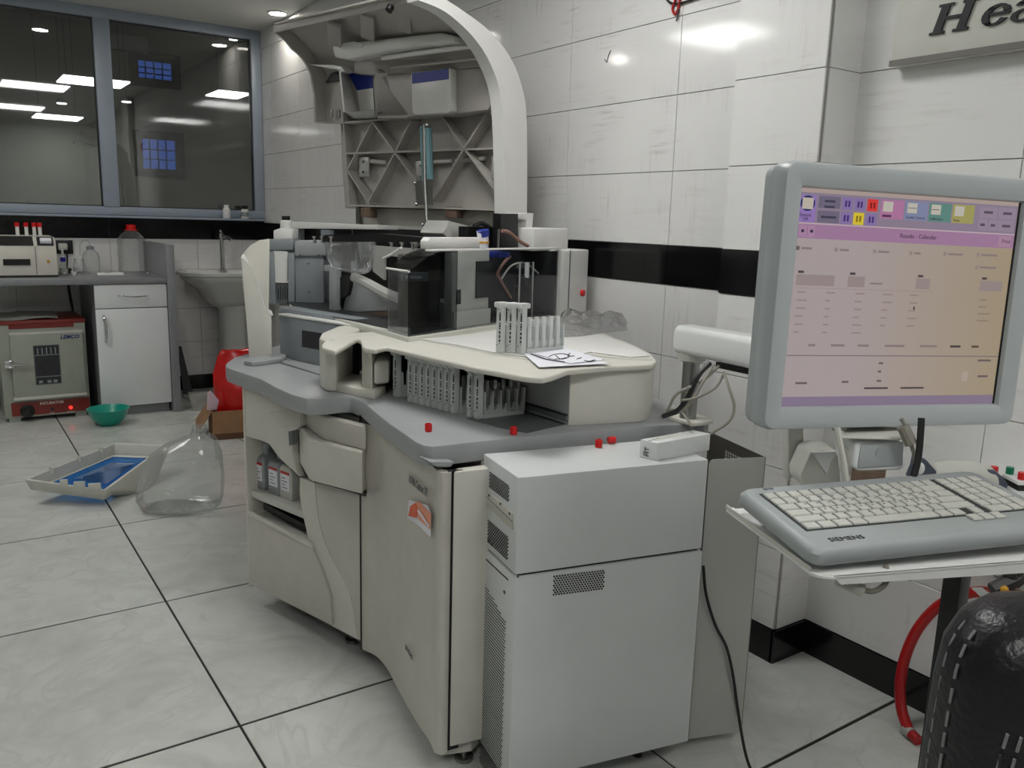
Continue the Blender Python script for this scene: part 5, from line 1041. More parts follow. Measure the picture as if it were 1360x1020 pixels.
for u, w_ in ((.02, .165), (.245, .075), (.555, .065), (.862, .11)):
    scr(u, u+w_, .385, .435, (180, 164, 162), 2, name='screen_field'); scr(u+.006, u+.03, .368, .379, (90, 78, 84), 2, name='screen_line')
scr(.345, .40, .412, .420, G1, 2, name='screen_line'); scr(.02, .64, .445, .447, (180, 162, 158), 2, name='screen_line')
random.seed(5)
for i in range(6):
    for j, u in enumerate((.03, .155, .285, .41, .535)):
        if i == 5 and j > 2: continue
        scr(u, u+random.uniform(.02, .045), .462+i*.037, .469+i*.037, (178, 160, 156), 2, name='screen_line')
for i in range(4): scr(.87, .87+random.uniform(.03, .06), .475+i*.034, .482+i*.034, (172, 152, 132), 2, name='screen_line')
for u, w_, c in ((.1, .03, G1), (.2, .06, G1), (.32, .05, G1), (.445, .09, G1), (.61, .08, G1), (.755, .05, (92, 78, 74)), (.86, .035, (110, 92, 78))): scr(u, u+w_, .705, .716, c, 2, name='screen_line')
scr(0, 1, .757, .761, (140, 122, 130), 2, name='screen_line')
for u, v, w_ in ((.06, .885, .05), (.265, .88, .03), (.425, .79, .02), (.425, .83, .015), (.425, .876, .02), (.90, .775, .065), (.91, .855, .05)): scr(u, u+w_, v, v+.010, (130, 112, 116), 2, name='screen_line')
for u, w_, s_ in ((.37, .11, 'QC Measurement'), (.54, .11, 'Back to Worklist')): scr(u, u+w_, .912, .921, (96, 82, 86), 2, name='screen_line')
scr(.83, .86, .835, .885, (206, 190, 176), 2, name='screen_button')
scr(.556, .562, .52, .535, (40, 36, 40), 3, name='screen_cursor')
mon.location = (1.147, .680, 1.138); mon.rotation_euler = Matrix.Rotation(math.radians(-18.2), 3, 'Z').to_4x4().to_euler()
mon.rotation_euler = (Matrix.Rotation(math.radians(-18.2), 3, 'Z') @ Matrix.Rotation(math.radians(-1.5), 3, 'X') @ Matrix.Rotation(math.radians(1.2), 3, 'Y')).to_euler()
# ---- keyboard, tray, post
kb_ = thing('keyboard', 'pale grey computer keyboard lettered SIEMENS on the white tray', 'keyboard', (0, 0, 0))
U_ = .33/19.4; RP = .105/6
def kring(z, e, ft=0): return [Vector((x, y, z)) for x, y in rrect(.372+e, .180+e, .016, 5, .165, .0425)]
MB().loft([kring(-.022, -.006), kring(-.018, 0), kring(-.007, 0), kring(-.0015, -.008), kring(0, -.014)]).build('housing', 'kbd', kb_, ang=40)
MB().box(-.002, .332, -.0015, .107, -.0005, .0008).build('key_bed', 'keyd', kb_)
kmesh = {}
def key(u, r, wu=1.0, hu=1.0):
    k = (round(wu, 2), round(hu, 2))
    g = .0027; w_, h_ = U_*wu-g, RP*hu-g
    if k not in kmesh:
        b = MB(); b.loft([[Vector((x, y, z)) for x, y in ((-w_/2+e, -h_/2+e), (w_/2-e, -h_/2+e), (w_/2-e, h_/2-e), (-w_/2+e, h_/2-e))] for z, e in ((0, 0), (.0012, .0001), (.0022, .0010))])
        kmesh[k] = b.mesh('key', 'key', Vector((0, 0, 0)))
    o = D.objects.new('key', kmesh[k]); COL.objects.link(o); o.parent = kb_; o.location = (U_*(u+wu/2), RP*(r+hu/2), .0008); return o
rows_ = [[(1.25,)]*4+[(6.0,)]+[(1.15,)]*2, [(2.3,)]+[(1,)]*10+[(2.7,)], [(1.8,)]+[(1,)]*11+[(2.2,)], [(1.5,)]+[(1,)]*12+[(1.5,)], [(1,)]*13+[(2,)], [(1,)]*15]
for r_, row in enumerate(rows_):
    u = 0.0
    for (w_,) in row: key(u, r_, w_); u += w_
for r_ in (5, 4): [key(15.4+i, r_) for i in range(4)]
for r_ in (3, 2, 1): [key(15.4+i, r_) for i in range(3)]
key(18.4, 2, 1, 2); key(15.4, 0, 2); key(17.4, 0); key(18.4, 0, 1, 2)
for u, r_ in ((13.9, .0), (12.9, -1), (13.9, -1), (14.9, -1)): key(u, r_)
text('lettering', 'SIEMENS', .0125, (.011, -.031, .0002), (1, 0, 0), (0, 1, 0), 'ink', kb_, bold=0)
random.seed(9)
b = MB()
for r_ in range(1, 5):
    for i in range(11): x = U_*(1.9+i+.2); b.box(x, x+.003, RP*(r_+.52), RP*(r_+.70), .00302, .00306)
o = b.build('key_print', 'inkg', kb_); o['kind'] = 'stuff'
for x in (.012, .02): MB().box(x, x+.006, .118, .123, 0, .0006).build('led_window', 'dgrey', kb_)
kb_.location = (.827, .578, .887)
kb_.rotation_euler = (Matrix.Rotation(math.radians(-20), 3, 'Z') @ Matrix.Rotation(math.radians(5.3), 3, 'X') @ Matrix.Rotation(math.radians(-1.4), 3, 'Y')).to_euler()
ZTR = .852
T0 = PZ(964, 676, ZTR); T1 = PZ(1087, 768, ZTR); Td = (PZ(1360, 746, ZTR)-T1).normalized(); T2 = T1+Td*.46; T3 = T0+(T2-T1)
tr_ = thing('keyboard_tray', 'white metal tray on a black post carrying the keyboard', 'tray', ((T0.x+T2.x)/2, (T0.y+T2.y)/2, 0))
e1 = (T1-T0).normalized()
tpoly = [T0, T1-e1*.02, T1-e1*.006+Td*.006, T1+Td*.02, T2, T3]
MB().prism([pl(p) for p in tpoly], ZTR-.004, ZTR).build('tray_plate', 'whitem', tr_, bevel=.001)
MB().slab([T0, T1-e1*.018, T1-e1*.018+Vector((0, 0, .006)), T0+Vector((0, 0, .006))], Td*.002).build('tray_lip', 'offw', tr_)
MB().slab([T0+Td*.0, T1-e1*.02+Td*.004, T1-e1*.03+Td*.012, T0+Td*.012+e1*.0]+[], (0, 0, .0015)).build('tray_edge', 'white', tr_)
MB().slab([T1+Td*.02, T2, T2-Vector((0, 0, .018)), T1+Td*.03-Vector((0, 0, .010))], -e1*.003).build('front_flange', 'whitem', tr_)
PO = PD(1268, 790, 1.10)
MB().box(PO.x-.013, PO.x+.013, PO.y-.012, PO.y+.012, .012, ZTR-.004).build('post', 'black', tr_, bevel=.002)
MB().box(PO.x-.02, PO.x+.02, PO.y-.11, PO.y+.11, 0, .012).build('foot_bar', 'black', tr_, bevel=.002)
MB().box(PO.x-.15, PO.x+.15, PO.y-.02, PO.y+.02, ZTR-.018, ZTR-.004).build('tray_bracket', 'black', tr_)
# cables around the monitor and tray
mc = thing('monitor_cable', 'grey video cable with a chunky ferrite hanging under the monitor right of the tilt head', 'cable', PD(1208, 600, 1.1))
MB().tube([PD(x, y, 1.18) for x, y in ((1197, 556), (1204, 568), (1208, 580))], .003, 7).build('cable', 'cable', mc); MB().tube([PD(x, y, 1.18) for x, y in ((1199, 566), (1210, 590))], .0085, 10).build('ferrite', 'cable', mc)
MB().tube([PD(x, y, 1.18) for x, y in ((1210, 590), (1215, 606), (1217, 622), (1219, 640))], .003, 7, 4).build('cable', 'cable', mc)
mc2 = thing('monitor_cable', 'thick black cable hanging straight down from the monitor to the keyboard', 'cable', PD(1218, 600, 1.08))
MB().tube([PD(x, y, 1.17) for x, y in ((1224, 555), (1222, 585), (1219, 612), (1213, 634))], .0048, 8, 4).build('cable', 'cableb', mc2)
mc3 = thing('monitor_cable', 'thin pale cable hanging left of the tilt head under the monitor', 'cable', PD(1118, 600, 1.07))
MB().tube([PD(x, y, 1.17) for x, y in ((1112, 568), (1116, 590), (1121, 615), (1124, 642))], .0042, 8, 4).build('cable', 'offw', mc3); MB().prism([pl(PD(x, y, 1.225)) for x, y in ((1105, 570), (1125, 570))]+[pl(PD(1125, 570, 1.25)), pl(PD(1105, 570, 1.25))], .950, .957).build('cable_clip', 'offw', mc3)
tc_ = thing('keyboard_cable', 'pale cable with a ferrite hanging under the keyboard tray', 'cable', PD(1140, 780, 1.0))
MB().tube([PD(x, y, .98) for x, y in ((1113, 770), (1145, 784))], .0075, 10).build('ferrite', 'offw', tc_)
MB().tube([PD(x, y, .98) for x, y in ((1144, 783), (1160, 785), (1174, 777), (1179, 764), (1176, 750))], .0034, 7, 4).build('cable', 'cable', tc_)
MB().tube([PD(x, y, 1.02) for x, y in ((1222, 755), (1232, 764), (1246, 760))], .003, 7, 3).build('cable', 'cable', tc_); MB().tube([PD(x, y, 1.02) for x, y in ((1236, 763), (1262, 756))], .0055, 8).build('plug', 'offw', tc_)
# ---- shelf behind the monitor with scanner and tube rack
Z_S = .668
sc0 = PZ(1275, 640, Z_S+.03)
wsf = thing('wall_shelf', 'white shelf on the recess wall behind the keyboard tray', 'shelf', (1.85, .75, Z_S-.02))
MB().box(1.66, XR-.012, .42, 1.02, Z_S-.02, Z_S).build('board', 'whitem', wsf, bevel=.002)
for yy in (.50, .94): MB().slab([(XR-.012, yy, Z_S-.02), (XR-.20, yy, Z_S-.02), (XR-.012, yy, Z_S-.16)], (0, .012, 0)).build('bracket', 'metal', wsf)
SD = 1.82
scn = thing('barcode_scanner', 'white handheld scanner with dark slate ends lying behind the keyboard', 'scanner', PD(1280, 645, SD))
def rings(pts, m, name, par, n=14, asp=.8):
    rg = []
    for i, (x, y, r, dd_) in enumerate(pts):
        c = PD(x, y, dd_); r = r*1.12; rg.append([c+_r0*0+back_*r*math.cos(2*PI*k/n)*1.0+Vector((0, 0, 1))*r*asp*math.sin(2*PI*k/n) for k in range(n)])
    return MB().loft(rg).build(name, m, par, ang=50)
rings([(1236, 634, .02, SD), (1243, 630, .03, SD), (1262, 630, .034, SD), (1290, 631, .033, SD), (1312, 634, .030, SD), (1322, 640, .024, SD)], 'offw', 'body', scn)
MB().slab([PD(x, y, SD-.03) for x, y in ((1311, 624), (1322, 625), (1333, 634), (1340, 644), (1338, 650), (1326, 649), (1323, 640), (1315, 632))], back_*.05).build('nose', 'slate', scn, bevel=.004)
MB().slab([PD(x, y, SD-.02) for x, y in ((1225, 608), (1231, 611), (1246, 628), (1240, 638), (1215, 640), (1222, 624))], back_*.05).build('grip', 'slate', scn, bevel=.004)
MB().ball(PD(1221, 622, SD-.03), (.011, .011, .014)).build('lens', 'white', scn)
SB = PD(1352, 650, 1.80)
trk = thing('tube_stand', 'white tube stand with a black bar beside the scanner nose', 'tube rack', (SB.x, SB.y, Z_S))
ux = _r0
def sbx(c, a, b, z0, z1, m, name, bev=.001): MB().prism([pl(c-ux*a-back_*b), pl(c+ux*a-back_*b), pl(c+ux*a+back_*b), pl(c-ux*a+back_*b)], z0, z1).build(name, m, trk, bevel=bev)
zc = PD(1352, 636, 1.80).z
sbx(SB+ux*.02, .04, .03, Z_S+.0005, zc-.016, 'white', 'lower_block'); sbx(SB+ux*.02, .04, .032, zc-.016, zc-.004, 'black', 'bar'); sbx(SB+ux*.02, .04, .03, zc-.004, zc+.004, 'white', 'upper_plate')
for (px, py, m, nm_) in ((1320, 626, 'red', 'red tube cap leftmost on the tube stand behind the scanner'), (1341, 627, 'green', 'green tube cap on the tube stand behind the scanner'), (1357, 634, 'red', 'red tube cap rightmost on the tube stand at the photo edge')):
    dp = 1.82 if px < 1350 else 1.78
    q = PD(px, py, dp); t = thing('capped_tube', nm_.replace('tube cap', 'capped tube standing', 1), 'test tube', (q.x, q.y, Z_S))
    MB().lathe([(.006, 0), (.0062, q.z-Z_S-.002)], (q.x, q.y, Z_S+.001), 12).build('glass', 'offw', t); MB().lathe([(.0078, 0), (.0082, .002), (.0082, .014), (.007, .0155), (0, .0155)], (q.x, q.y, q.z-.004), 14).build('cap', m, t)
# ---- red hose by the wall, cable tangle, wall marks
hs = thing('red_hose', 'thick red rubber hose arching against the recess wall to the floor', 'hose', (2.0, .95, 0))
hp_ = [(1318, 788), (1300, 786), (1275, 791), (1245, 806), (1219, 835), (1203, 870), (1196, 905), (1197, 940), (1207, 972)]
H3 = [PX(x, y, XR-.035-.105*(k/8)**2) for k, (x, y) in enumerate(hp_)]; e = PX(1220, 985, XR-.05); e.z = .012
MB().tube(H3, .0135, 12, 4).build('hose', 'redhose', hs)
h1 = PZ(1220, 984, .012); hd_ = (h1-H3[-1]).normalized()
MB().tube([H3[-1]-hd_*.012, H3[-1]+hd_*.010], .0148, 12).build('clamp', 'sheet', hs); MB().tube([H3[-1]+hd_*.008, h1], [.0135, .0135], 12).build('hose_tip', 'redhose', hs)
MB().slab([PX(x, y, XR-.05) for x, y in ((1289, 781), (1302, 781), (1316, 789), (1316, 797), (1302, 793))], (.02, 0, 0)).build('white_clip', 'white', hs, bevel=.002)
tg = thing('cable_tangle', 'dark brown cable tangle with a yellow plug hanging behind the chair top', 'cable', PD(1345, 775, 1.4))
for pts, r_ in ((((1362, 742), (1350, 757), (1342, 764), (1352, 772)), .012), (((1368, 752), (1352, 768), (1340, 774), (1318, 784)), .013), (((1356, 745), (1362, 760), (1348, 775), (1336, 782), (1352, 790)), .010), (((1345, 756), (1356, 764), (1370, 770)), .012)):
    MB().tube([PD(x, y, 1.45) for x, y in pts], r_, 7, 4).build('cable', 'carddark' if r_ < .012 else 'cabled', tg)
MB().tube([PD(x, y, 1.44) for x, y in ((1345, 786), (1356, 791), (1372, 794))], .009, 7, 3).build('orange_cable', 'brown', tg)
MB().ball(PD(1334, 783, 1.42), .007, 10, 7).build('yellow_plug', 'yellow', tg)
for i, (x, y, r_, lb) in enumerate(((1325, 757, .016, 'larger faint round pencil mark low on the recess wall'), (1341, 762, .011, 'smaller faint round pencil mark low on the recess wall'))):
    c = PX(x, y, XR-.0012); t = thing('wall_mark', lb, 'mark', c); MB().tube([c+Vector((0, r_*math.cos(a*PI/6), r_*1.15*math.sin(a*PI/6))) for a in range(12)], .0016, 5).build('stroke', 'inkg', t)
# ---- chair
ch = thing('office_chair', 'black leather chair with pale double stitching, back turned to the camera', 'chair', (0, 0, 0))
CW, CT = .48, .10
def crs(z, w_, t_, bow=0.0): return [Vector((x, y-bow, z)) for x, y in rrect(w_, t_, t_*.46, 5)]
zs = [(.0, .40, .07), (.03, .44, .095), (.15, .47, .105), (.34, .48, .11), (.44, .478, .108), (.478, .471, .10), (.500, .452, .088), (.513, .42, .07), (.519, .365, .045)]
MB().loft([crs(z, w_, t_) for z, w_, t_ in zs]).build('backrest', 'leather', ch, ang=70)
st = MB()
def dash(P, n_=3, w_=.0013):
    for i in range(0, len(P)-2, n_): st.tube([P[i], P[i+1], P[i+2]][:n_], w_, 5)
zc_ = catmull([Vector(z) for z in zs], 5)
for an_ in (-14, 8):
    a_r = math.radians(an_); P = []
    for v in zc_:
        if v.x < .05 or v.x > .503: continue
        r_ = v.z*.46; P.append(Vector((-v.y/2+r_*(1-math.cos(a_r)), -(v.z/2-r_)-r_*math.sin(a_r)-.0005, v.x)))
    Q = [P[0]]; 
    for p in P[1:]:
        d_ = (p-Q[-1]).length; m2 = max(1, round(d_/.006))
        s0_ = Q[-1].copy(); Q += [s0_+(p-s0_)*((k+1)/m2) for k in range(m2)]
    e_ = Q[-1]; Q += [e_+Vector((.006*k, 0, .0004*min(k, 10))) for k in range(1, 40)]
    dash(Q)
for an_ in (53, 63):
    P = []
    for z_ in [x*.006+.12 for x in range(54)]:
        k_ = max(0, z_-.34)/.1; t_, w_ = .11-.002*k_, .48-.002*k_; r_ = t_*.46; a_r = math.radians(an_+7*k_*k_)
        P.append(Vector((-w_/2+r_*(1-math.cos(a_r)), -(t_/2-r_)-r_*math.sin(a_r)-.0008, z_)))
    dash(P)
o = st.build('stitching', 'thread', ch); o['kind'] = 'stuff'
a_r = math.radians(58); MB().tube([(-.24+.0506*(1-math.cos(a_r)), -.0044-.0506*math.sin(a_r), z_) for z_ in (.12, .2, .3, .42)], .0016, 6).build('seam', 'black', ch)
MB().loft([[Vector((x, y+.25, z)) for x, y in rrect(w_, d_, .06)] for z, w_, d_ in ((-.14, .40, .36), (-.12, .44, .40), (-.08, .45, .41), (-.055, .43, .39), (-.045, .38, .34))]).build('seat', 'leather', ch, ang=60)
MB().slab([(.03, .15, -.155), (.03, .15, -.14), (.03, -.065, -.13), (.03, -.062, .20), (.03, -.075, .20), (.03, -.085, -.145)], (-.06, 0, 0)).build('back_bracket', 'black', ch)
MB().cyl((0, .25, -.38), (0, .25, -.14), .025, 16).build('gas_column', 'chrome', ch)
for k in range(5):
    a = 2*PI*k/5+.3; d_ = Vector((math.cos(a), math.sin(a), 0)); c = Vector((0, .25, -.36))
    MB().bar(c, c+d_*.22-Vector((0, 0, .02)), .04, .03).build('leg', 'black', ch, bevel=.004); q = c+d_*.22; MB().cyl(q+Vector((-d_.y, d_.x, 0))*.02-Vector((0, 0, .051)), q-Vector((-d_.y, d_.x, 0))*.02-Vector((0, 0, .051)), .028, 14).build('caster', 'black', ch)
cl_ = PD(1252, 900, .66); cc_ = Vector((cl_.x, cl_.y, 0))+_r0*(CW/2)
ch.location = (cc_.x, cc_.y, .962-.519); ch.rotation_euler = (0, 0, -YAW)
ch.location.z = .440

# ================================================================== BENCH SIDE OF THE ROOM
YBF = 5.43
bz = PY(100, 371, YBF).z
bxr = PY(222.5, 380, YBF+.005).x
wt_ = tag(MB().box(-2.6, bxr-.003, YBF, YB-.009, bz-.032, bz).build('bench_worktop', 'bench', bevel=.002), 'long grey laminate bench worktop along the back wall under the window', 'worktop')
pz_ = PY(228, 331, YBF-.01).z; pz1 = max(pz_, bz+.2)
bx1 = PY(231.5, 430, YBF-.01).x
tag(MB().box(bxr-.002, bxr+.045, YBF-.01, YB-.009, 0, pz1).build('bench_end_panel', 'bench', bevel=.002), 'grey laminate end panel rising above the worktop beside the sink', 'panel')
cx0 = PY(126, 400, YBF+.01).x; cx1 = bxr-.006
cu = thing('cabinet_unit', 'white cabinet with one drawer over one door under the bench end', 'cabinet', ((cx0+cx1)/2, 5.7, 0))
cz0 = PY(180, 538, YBF+.01).z; czm = PY(175, 409, YBF+.01).z; czt = bz-.036
MB().box(cx0+.002, cx1-.002, YBF+.03, YB-.03, cz0, czt).build('carcass', 'bench', cu); MB().box(cx0+.01, cx1-.01, YBF+.05, YB-.04, 0, cz0).build('plinth', 'bench', cu)
MB().box(cx0, cx1, YBF+.01, YBF+.03, cz0, czm-.003).build('door', 'cabw', cu, bevel=.0015); dv = cu.children[-1]
MB().box(cx0, cx1, YBF+.01, YBF+.03, czm+.002, czt).build('drawer', 'cabw', cu, bevel=.0015)
door_o = [c for c in cu.children if c.name.startswith('door')][-1]; drw_o = [c for c in cu.children if c.name.startswith('drawer')][-1]
h0, h1 = PY(157, 393, YBF), PY(196, 393, YBF)
MB().tube([h0+Vector((0, .008, 0)), h0+Vector((.02, -.012, 0)), (h0+h1)/2+Vector((0, -.02, -.004)), h1+Vector((-.02, -.012, 0)), h1+Vector((0, .008, 0))], [.004]+[.0085]*18+[.004], 8, 5).build('handle', 'chrome', drw_o)
h0, h1 = PY(138, 420, YBF), PY(141, 455, YBF)
MB().tube([h0+Vector((0, .008, 0)), h0+Vector((.0, -.014, -.015)), (h0+h1)/2+Vector((.004, -.018, 0)), h1+Vector((0, -.014, .015)), h1+Vector((0, .008, 0))], .0075, 8, 5).build('handle', 'chrome', door_o)
# incubator
YI = 5.55
def I(x, y, off=0): return PY(x, y, YI-off)
ix0 = I(2, 500).x; ix1 = I(117.5, 500).x; iz0 = .025; izt = I(60, 425).z
inc = thing('incubator', 'small maroon and sage incubator on the floor under the bench', 'incubator', ((ix0+ix1)/2, YI+.2, 0))
MB().box(ix0, ix1, YI, YI+.44, iz0, izt-.02).build('cabinet', 'sage', inc, bevel=.004)
MB().box(ix0-.004, ix1+.003, YI-.008, YI+.445, izt-.022, izt).build('top_panel', 'maroon', inc, bevel=.004)
MB().box(ix0+.055, ix1-.06, YI-.004, YI, izt-.045, izt-.022).build('header', 'maroon', inc)
zp = I(60, 532).z
MB().box(ix0+.035, ix1-.004, YI-.006, YI, iz0+.012, zp).build('control_panel', 'maroon', inc, bevel=.002)
d0_, d1_ = I(11, 440).x, I(108, 440).x; dz1, dz0 = I(60, 440).z, I(60, 527).z
MB().box(d0_, d1_, YI-.035, YI-.002, dz0, dz1).build('door', 'sage', inc, bevel=.003); dro = [c for c in inc.children if c.name.startswith('door')][-1]
MB().box(d0_-.002, d1_+.002, YI-.037, YI-.002, dz0-.004, dz0+.014).build('lower_trim', 'offw', dro, bevel=.001); MB().box(d0_-.002, d1_+.002, YI-.037, YI-.002, dz1-.010, dz1+.003).build('upper_trim', 'offw', dro, bevel=.001)
wx0, wx1 = I(45.5, 480).x, I(78, 480).x; wz1, wz0 = I(60, 458).z, I(60, 508).z
MB().box(wx0-.004, wx1+.004, YI-.038, YI-.034, wz0-.004, wz1+.004).build('window_rim', 'dgrey', dro); MB().box(wx0, wx1, YI-.040, YI-.037, wz0, wz1).build('dark_glass', 'dark', dro)
for i, z in enumerate((.75, .18)): MB().box(wx0, wx1, YI-.0405, YI-.0398, wz0+(wz1-wz0)*z, wz0+(wz1-wz0)*z+.004).build('shelf_line', 'bin', dro)
for i in range(5): x = wx0+(wx1-wx0)*(.12+i*.18); MB().box(x, x+.006, YI-.0405, YI-.0398, wz0+(wz1-wz0)*.78, wz1-.01).build('inner_flask', 'bin', dro)
for x in (.1, .45, .7): xx = wx0+(wx1-wx0)*x; MB().box(xx, xx+.02, YI-.0405, YI-.0398, wz0+.004, wz0+.02).build('inner_flask', 'bin', dro)
p = I(80, 450, .038); text('lettering', 'LEMCO', .030, p, (1, 0, 0), (0, 0, 1), 'inkb', dro, shear=.25, bold=.0008)
p = I(9, 484, .04); MB().box(p.x-.015, p.x+.035, p.y-.02, p.y+.005, p.z-.022, p.z+.022).build('latch', 'chrome', dro, bevel=.004); MB().tube([p+Vector((.02, -.01, 0)), p+Vector((.06, -.022, -.004)), p+Vector((.115, -.02, .002))], [.011, .008, .007], 8).build('latch_lever', 'chrome', dro)
p = I(53, 536, .0065); text('lettering', 'INCUBATOR', .022, p-Vector((0, 0, .008)), (1, 0, 0), (0, 0, 1), 'inkw', inc, bold=.0006)
p = I(36.5, 546, .006); MB().cyl(p, p-Vector((0, .012, 0)), .038, 22).build('dial', 'black', inc, bevel=.003); MB().cyl(p-Vector((0, .012, 0)), p-Vector((0, .03, 0)), .022, 18).build('knob', 'black', inc, bevel=.003)
p = I(69.5, 543, .006); MB().cyl(p, p-Vector((0, .006, 0)), .010, 12).build('heat_lamp', 'dark', inc); text('lettering', 'HEAT', .011, I(66, 549.5, .0065), (1, 0, 0), (0, 0, 1), 'inkw', inc)
p = I(94, 541, .006); MB().cyl(p, p-Vector((0, .007, 0)), .010, 12).build('power_lamp', 'redled', inc); text('lettering', 'POWER', .011, I(89, 548, .0065), (1, 0, 0), (0, 0, 1), 'inkw', inc)
for x in (ix0+.05, ix1-.05):
    for y in (YI+.04, YI+.4): MB().box(x-.03, x+.03, y-.02, y+.02, 0, iz0).build('foot', 'sheet', inc)
b = MB()
for i in range(5): b.box(ix1-.025, ix1-.010, YI-.001, YI, .45+i*.012, .456+i*.012)
b.build('vent_slots', 'dgrey', inc)
random.seed(2)
rg = []
for k in range(7): rg.append([Vector((ix0-.05+.06*k, YI+y, izt+.001+z*(.5+.5*random.random())+random.uniform(0, .012))) for y, z in ((.02, 0), (.03, .012), (.15, .03), (.25, .022), (.26, 0))])
tag(MB().loft(rg).build('folded_cloth', 'cloth', ang=25), 'rumpled grey cloth lying on top of the incubator', 'cloth')
uc2 = thing('bench_cable', 'black cable hanging behind the incubator under the bench', 'cable', (PY(92, 395, 6.06).x, 6.06, .3))
MB().tube([PY(90, 372, 6.07), PY(93, 392, 6.07), PY(97, 415, 6.05), PY(97, 440, 6.05)], .008, 7, 3).build('cable', 'cableb', uc2)
# photometer on the bench
YM = 5.62
def B_(x, y, Y=YM): return PY(x, y, Y)
mx0 = -.08; mx1 = B_(77, 360).x; mz1 = B_(60, 315).z; mz0 = bz
ph = thing('photometer', 'cream benchtop photometer with black lid and a small printer, on the bench', 'lab instrument', (.2, 5.75, bz))
MB().slab([(mx0, YM-.01, mz0+.012), (mx0, YM+.0, mz1-.05), (mx0, YM+.05, mz1), (mx0, YM+.30, mz1+.004), (mx0, YM+.30, mz0+.012)], (mx1-mx0, 0, 0)).build('body', 'beige', ph, bevel=.006)
MB().box(mx0, mx1, YM-.004, YM+.30, mz0+.0005, mz0+.014).build('base', 'dark', ph)
sxp = B_(48, 350).x
MB().box(sxp-.0015, sxp+.0015, YM-.012, YM-.006, mz0+.014, mz1-.05).build('seam', 'cable', ph)
def slope(x0, x1, s0_, s1_, m, name, dep=.004):
    a = lambda s_: Vector((0, YM+.05*s_, mz1-.05+.05*s_)); n_ = Vector((0, -.7, .7))*dep
    MB().slab([Vector((x0, 0, 0))+a(s0_), Vector((x1, 0, 0))+a(s0_), Vector((x1, 0, 0))+a(s1_), Vector((x0, 0, 0))+a(s1_)], n_).build(name, m, ph)
slope(mx0+.005, B_(45, 330).x, 0, 1.0, 'black', 'lid'); slope(B_(50, 330).x, B_(72, 330).x, .02, .96, 'black', 'printer_bay')
MB().cyl((B_(54, 330).x, YM+.012, mz1-.022), (B_(69, 330).x, YM+.012, mz1-.022), .018, 14).build('paper_roll', 'paper', ph)
MB().box(B_(4, 348).x, B_(40, 348).x, YM-.014, YM-.006, B_(20, 352).z, B_(20, 344).z).build('display', 'black', ph)
p = B_(64, 347); MB().cyl((p.x, YM-.006, p.z), (p.x, YM-.014, p.z), .008, 12).build('button', 'yellow', ph)
for i, (x, lb) in enumerate(((23.5, 'first'), (35.5, 'second'), (46, 'third'), (53.5, 'fourth'))):
    q = PY(x, 312, YM+.16); t = thing('capped_tube', '%s red capped tube from the left, standing on the photometer' % lb, 'test tube', (q.x, q.y, mz1+.004), 'red capped tubes on the photometer')
    MB().lathe([(.010, 0), (.010, .055)], (q.x, q.y, mz1+.0045), 12).build('glass', 'whitem', t); MB().lathe([(.013, 0), (.013, .024), (0, .025)], (q.x, q.y, mz1+.055), 14).build('cap', 'red', t)
# socket
q0_, q1_ = PY(75, 337, YB), PY(96, 319, YB)
sk_ = thing('wall_socket', 'black wall socket plate with a white adaptor beside the photometer', 'socket', ((q0_.x+q1_.x)/2, YB, q0_.z))
MB().box(q0_.x, q1_.x, YB-.012, YB, q0_.z, q1_.z).build('plate', 'black', sk_, bevel=.002); MB().box(q0_.x+.01, q0_.x+.06, YB-.05, YB-.012, q0_.z+.025, q1_.z-.02).build('adaptor', 'offw', sk_, bevel=.006)
MB().tube([Vector((q0_.x+.05, YB-.04, q0_.z+.03)), Vector((q0_.x+.055, YB-.04, q0_.z-.02)), Vector((q0_.x+.05, YB-.03, bz+.01))], .005, 6, 3).build('lead', 'cableb', sk_)
def BZ_(x, y): return PZ(x, y, bz)
def lathe_thing(name, label, cat, x, y, parts, group=None, n=22):
    q = BZ_(x, y); t = thing(name, label, cat, (q.x, q.y, bz), group)
    for nm_, prof_, m in parts: MB().lathe(prof_, (q.x, q.y, bz+.0005), n).build(nm_, m, t)
    return t, q
lathe_thing('small_bottle', 'small bottle with a deep blue cap on the bench beside the photometer', 'bottle', 85, 365, [('body', [(.024, 0), (.026, .004), (.026, .055), (.012, .07), (.012, .08)], 'pet'), ('liquid', [(.022, .003), (.022, .04), (0, .041)], 'offw'), ('cap', [(.015, .08), (.015, .105), (0, .106)], 'bluep'), ('dropper', [(.007, .105), (.006, .15), (0, .155)], 'whitem')])
lathe_thing('small_vial', 'tiny black capped vial on the bench near the blue capped bottle', 'vial', 92.5, 363, [('body', [(.011, 0), (.011, .018)], 'dark'), ('cap', [(.012, .018), (.012, .032), (0, .033)], 'black')])
lathe_thing('glass_jar', 'small clear jar with white powder left of the wash bottle', 'jar', 106, 361, [('glass', [(.034, 0), (.036, .004), (.036, .05), (.03, .062), (.03, .085), (.028, .085), (.028, .06)], 'pet'), ('powder', [(.033, .003), (.033, .03), (0, .032)], 'white')])
lathe_thing('bottle_cap', 'loose white cup lying on the bench edge beside the photometer', 'cup', 98.5, 366, [('cup', [(.012, 0), (.019, .024), (.017, .024), (.011, .003)], 'white')])
t_, q_ = lathe_thing('wash_bottle', 'translucent wash bottle with a bent spout on the bench', 'bottle', 122, 363, [('body', [(.047, 0), (.05, .006), (.05, .10), (.044, .125), (.024, .145), (.02, .15)], 'jug'), ('cap', [(.022, .148), (.022, .168), (.006, .172)], 'bin')])
MB().tube([q_+Vector((0, 0, .17)), q_+Vector((-.01, 0, .20)), q_+Vector((-.035, 0, .205)), q_+Vector((-.055, 0, .18)), q_+Vector((-.06, 0, .11))], .005, 7, 4).build('spout', 'jug', t_)
